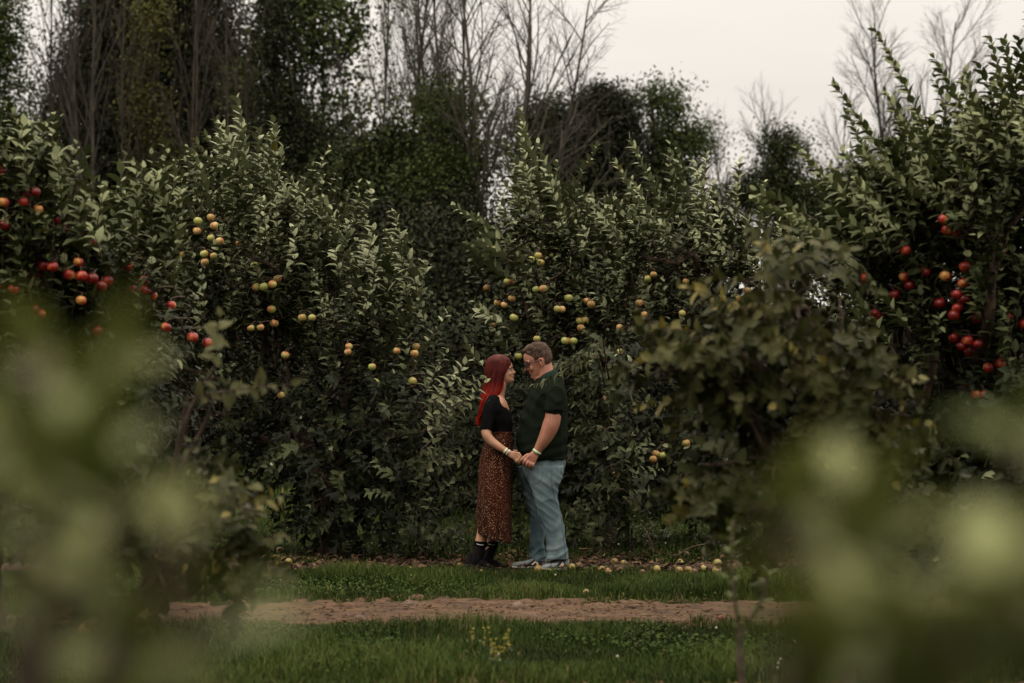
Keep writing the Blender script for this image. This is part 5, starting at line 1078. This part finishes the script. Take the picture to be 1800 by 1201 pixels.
for k, r_ in enumerate(base):
    t_ = k / (len(base) - 1); c = r_.mean(0); am = .008 + .075 * t_ ** 1.3
    w_ = np.sin(a * 7 + 1.3 + .9 * math.sin(t_ * 5)) * .55 + np.sin(a * 11 + 2.1 - t_ * 2.2) * .4 + .3 * np.sin(a * 17 + t_)
    # the knee of the bent near leg pushes a diagonal fold out of the cloth
    kn = .10 * math.exp(-((t_ - .62) / .16) ** 2) * np.exp(-((np.mod(a - 4.5 + 3.14, 6.283) - 3.14) / .5) ** 2)
    v = (r_ - c) * (1 + am * w_ + kn)[:, None]; v[:, 2] = -.045 * t_ ** 3 * np.cos(a) + .006 * t_ * np.sin(a * 9); R.append(c + v)
mb = MB(); inner = [q_.mean(0) + (q_ - q_.mean(0)) * .985 for q_ in R[::-1]]; loft(mb, R + inner, closed=False); mb.build('skirt', M_skirt, woman)
mb = MB(); wb = rings(c2, [(-158, 424, 599, .149), (-152, 422, 602, .152), (-138, 417, 603, .157), (-134, 420, 601, .154)], n=60, expo=2.1); loft(mb, wb, closed=False); mb.build('waistband', M_skirt, woman)
# wristbands
o_, c_, ax_ = band('wristband', c1(533, 1056, -.2275), c1(552, 1070, -.228), .0275, M_band, .013, woman)
o_, c_, ax_ = band('wristband', c1(556, 1071, -.228), c1(575, 1085, -.228), .0262, M_wb, .012, woman, 'white wristband with black marks')
mb = MB(); s_ = norm(np.cross(ax_, [0, -1, 0]))
for k, (dx, du, sx) in enumerate(((-.011, 0, .0035), (-.005, .001, .003), (-.001, -.002, .0022), (.005, .001, .0035), (.011, -.001, .003))):
    p = c_ + s_ * dx + ax_ * du; p[1] = c_[1] - math.sqrt(max(.0262 ** 2 - dx ** 2, 0)) * 1.0; ball(mb, p, (sx, .0012, .0038), n=6, m=4)
mb.build('black_marks', M_lace, o_)
# socks and ankle boots
M_boot = noisemat('black_suede', (.004, .004, .004), (.011, .010, .010), 40, .85, .3, spec=.1); M_bs = noisemat('boot_sole', (.012, .010, .009), (.03, .024, .018), 30, .6); M_welt = noisemat('boot_welt', (.06, .045, .03), (.1, .07, .045), 30, .6)
def boot(dx, dyy, shaft, x0, yc):
    g = lambda x, y, d=0: c2(x + dx, y, yc + d)
    mb = MB()
    ctube(mb, [g(322, 850), g(305, 900), g(285, 960), g(268, 1000)], [.047, .047, .046, .042], 12, 20)
    ctube(mb, [g(222, 985), g(218, 1005)], [.033, .034], 6, 16); ctube(mb, [g(228, 1012), g(290, 1018), g(360, 1032), g(420, 1046)], [.036, .036, .034, .026], 12, 18); ctube(mb, [g(290, 985), g(345, 1015), g(390, 1035)], [.04, .036, .032], 8, 18)
    ctube(mb, [g(255, 925), g(222, 985)], [.034, .033], 6, 16)
    me = fuse(mb, .0045, 6); displace(me, folds(31 + dx, .004, 16)); bt = link('ankle_boot', me, M_boot, woman)
    def sl(x, w_, y0, y1):
        p = g(x, y0); q = g(x, y1); return np.array([[p[0], p[1] - w_, p[2]], [p[0], p[1] + w_, p[2]], [q[0], q[1] + w_, q[2]], [q[0], q[1] - w_, q[2]]])
    m_ = MB(); loft(m_, [sl(*r) for r in smoothpath(np.array([(184, .018, 1018, 1034), (200, .032, 1020, 1040), (250, .036, 1026, 1046), (310, .036, 1040, 1056), (370, .04, 1052, 1068), (420, .036, 1055, 1069), (448, .016, 1052, 1066)]), 20)]); m_.build('sole', M_bs, bt, False)
    m_ = MB(); loft(m_, [sl(190, .026, 1030, 1068), sl(205, .033, 1032, 1069), (sl(245, .033, 1040, 1069))]); m_.build('heel', M_bs, bt, False)
    m_ = MB(); tube(m_, smoothpath([g(188, 1014, -.03), g(230, 1018, -.037), (g(300, 1032, -.038)), g(370, 1045, -.04), g(430, 1050, -.03)], 18), .0026, 6); m_.build('welt', M_welt, bt)
    m_ = MB(); tube(m_, np.array([g(327, 808), g(325, 830), g(322, 855)]), [.050, .052, .052], 24); sk = m_.build('sock', M_black, woman)
    m_ = MB(); tube(m_, smoothpath([g(290, 832, -.043), g(310, 838, -.0525), g(330, 842, -.0535), (g(350, 840, -.0475))], 8), .0022, 5); m_.build('sock_stripe', M_wb, sk)
boot(0, 0, 0, 0, -.085); boot(100, 0, 0, 0, .085)
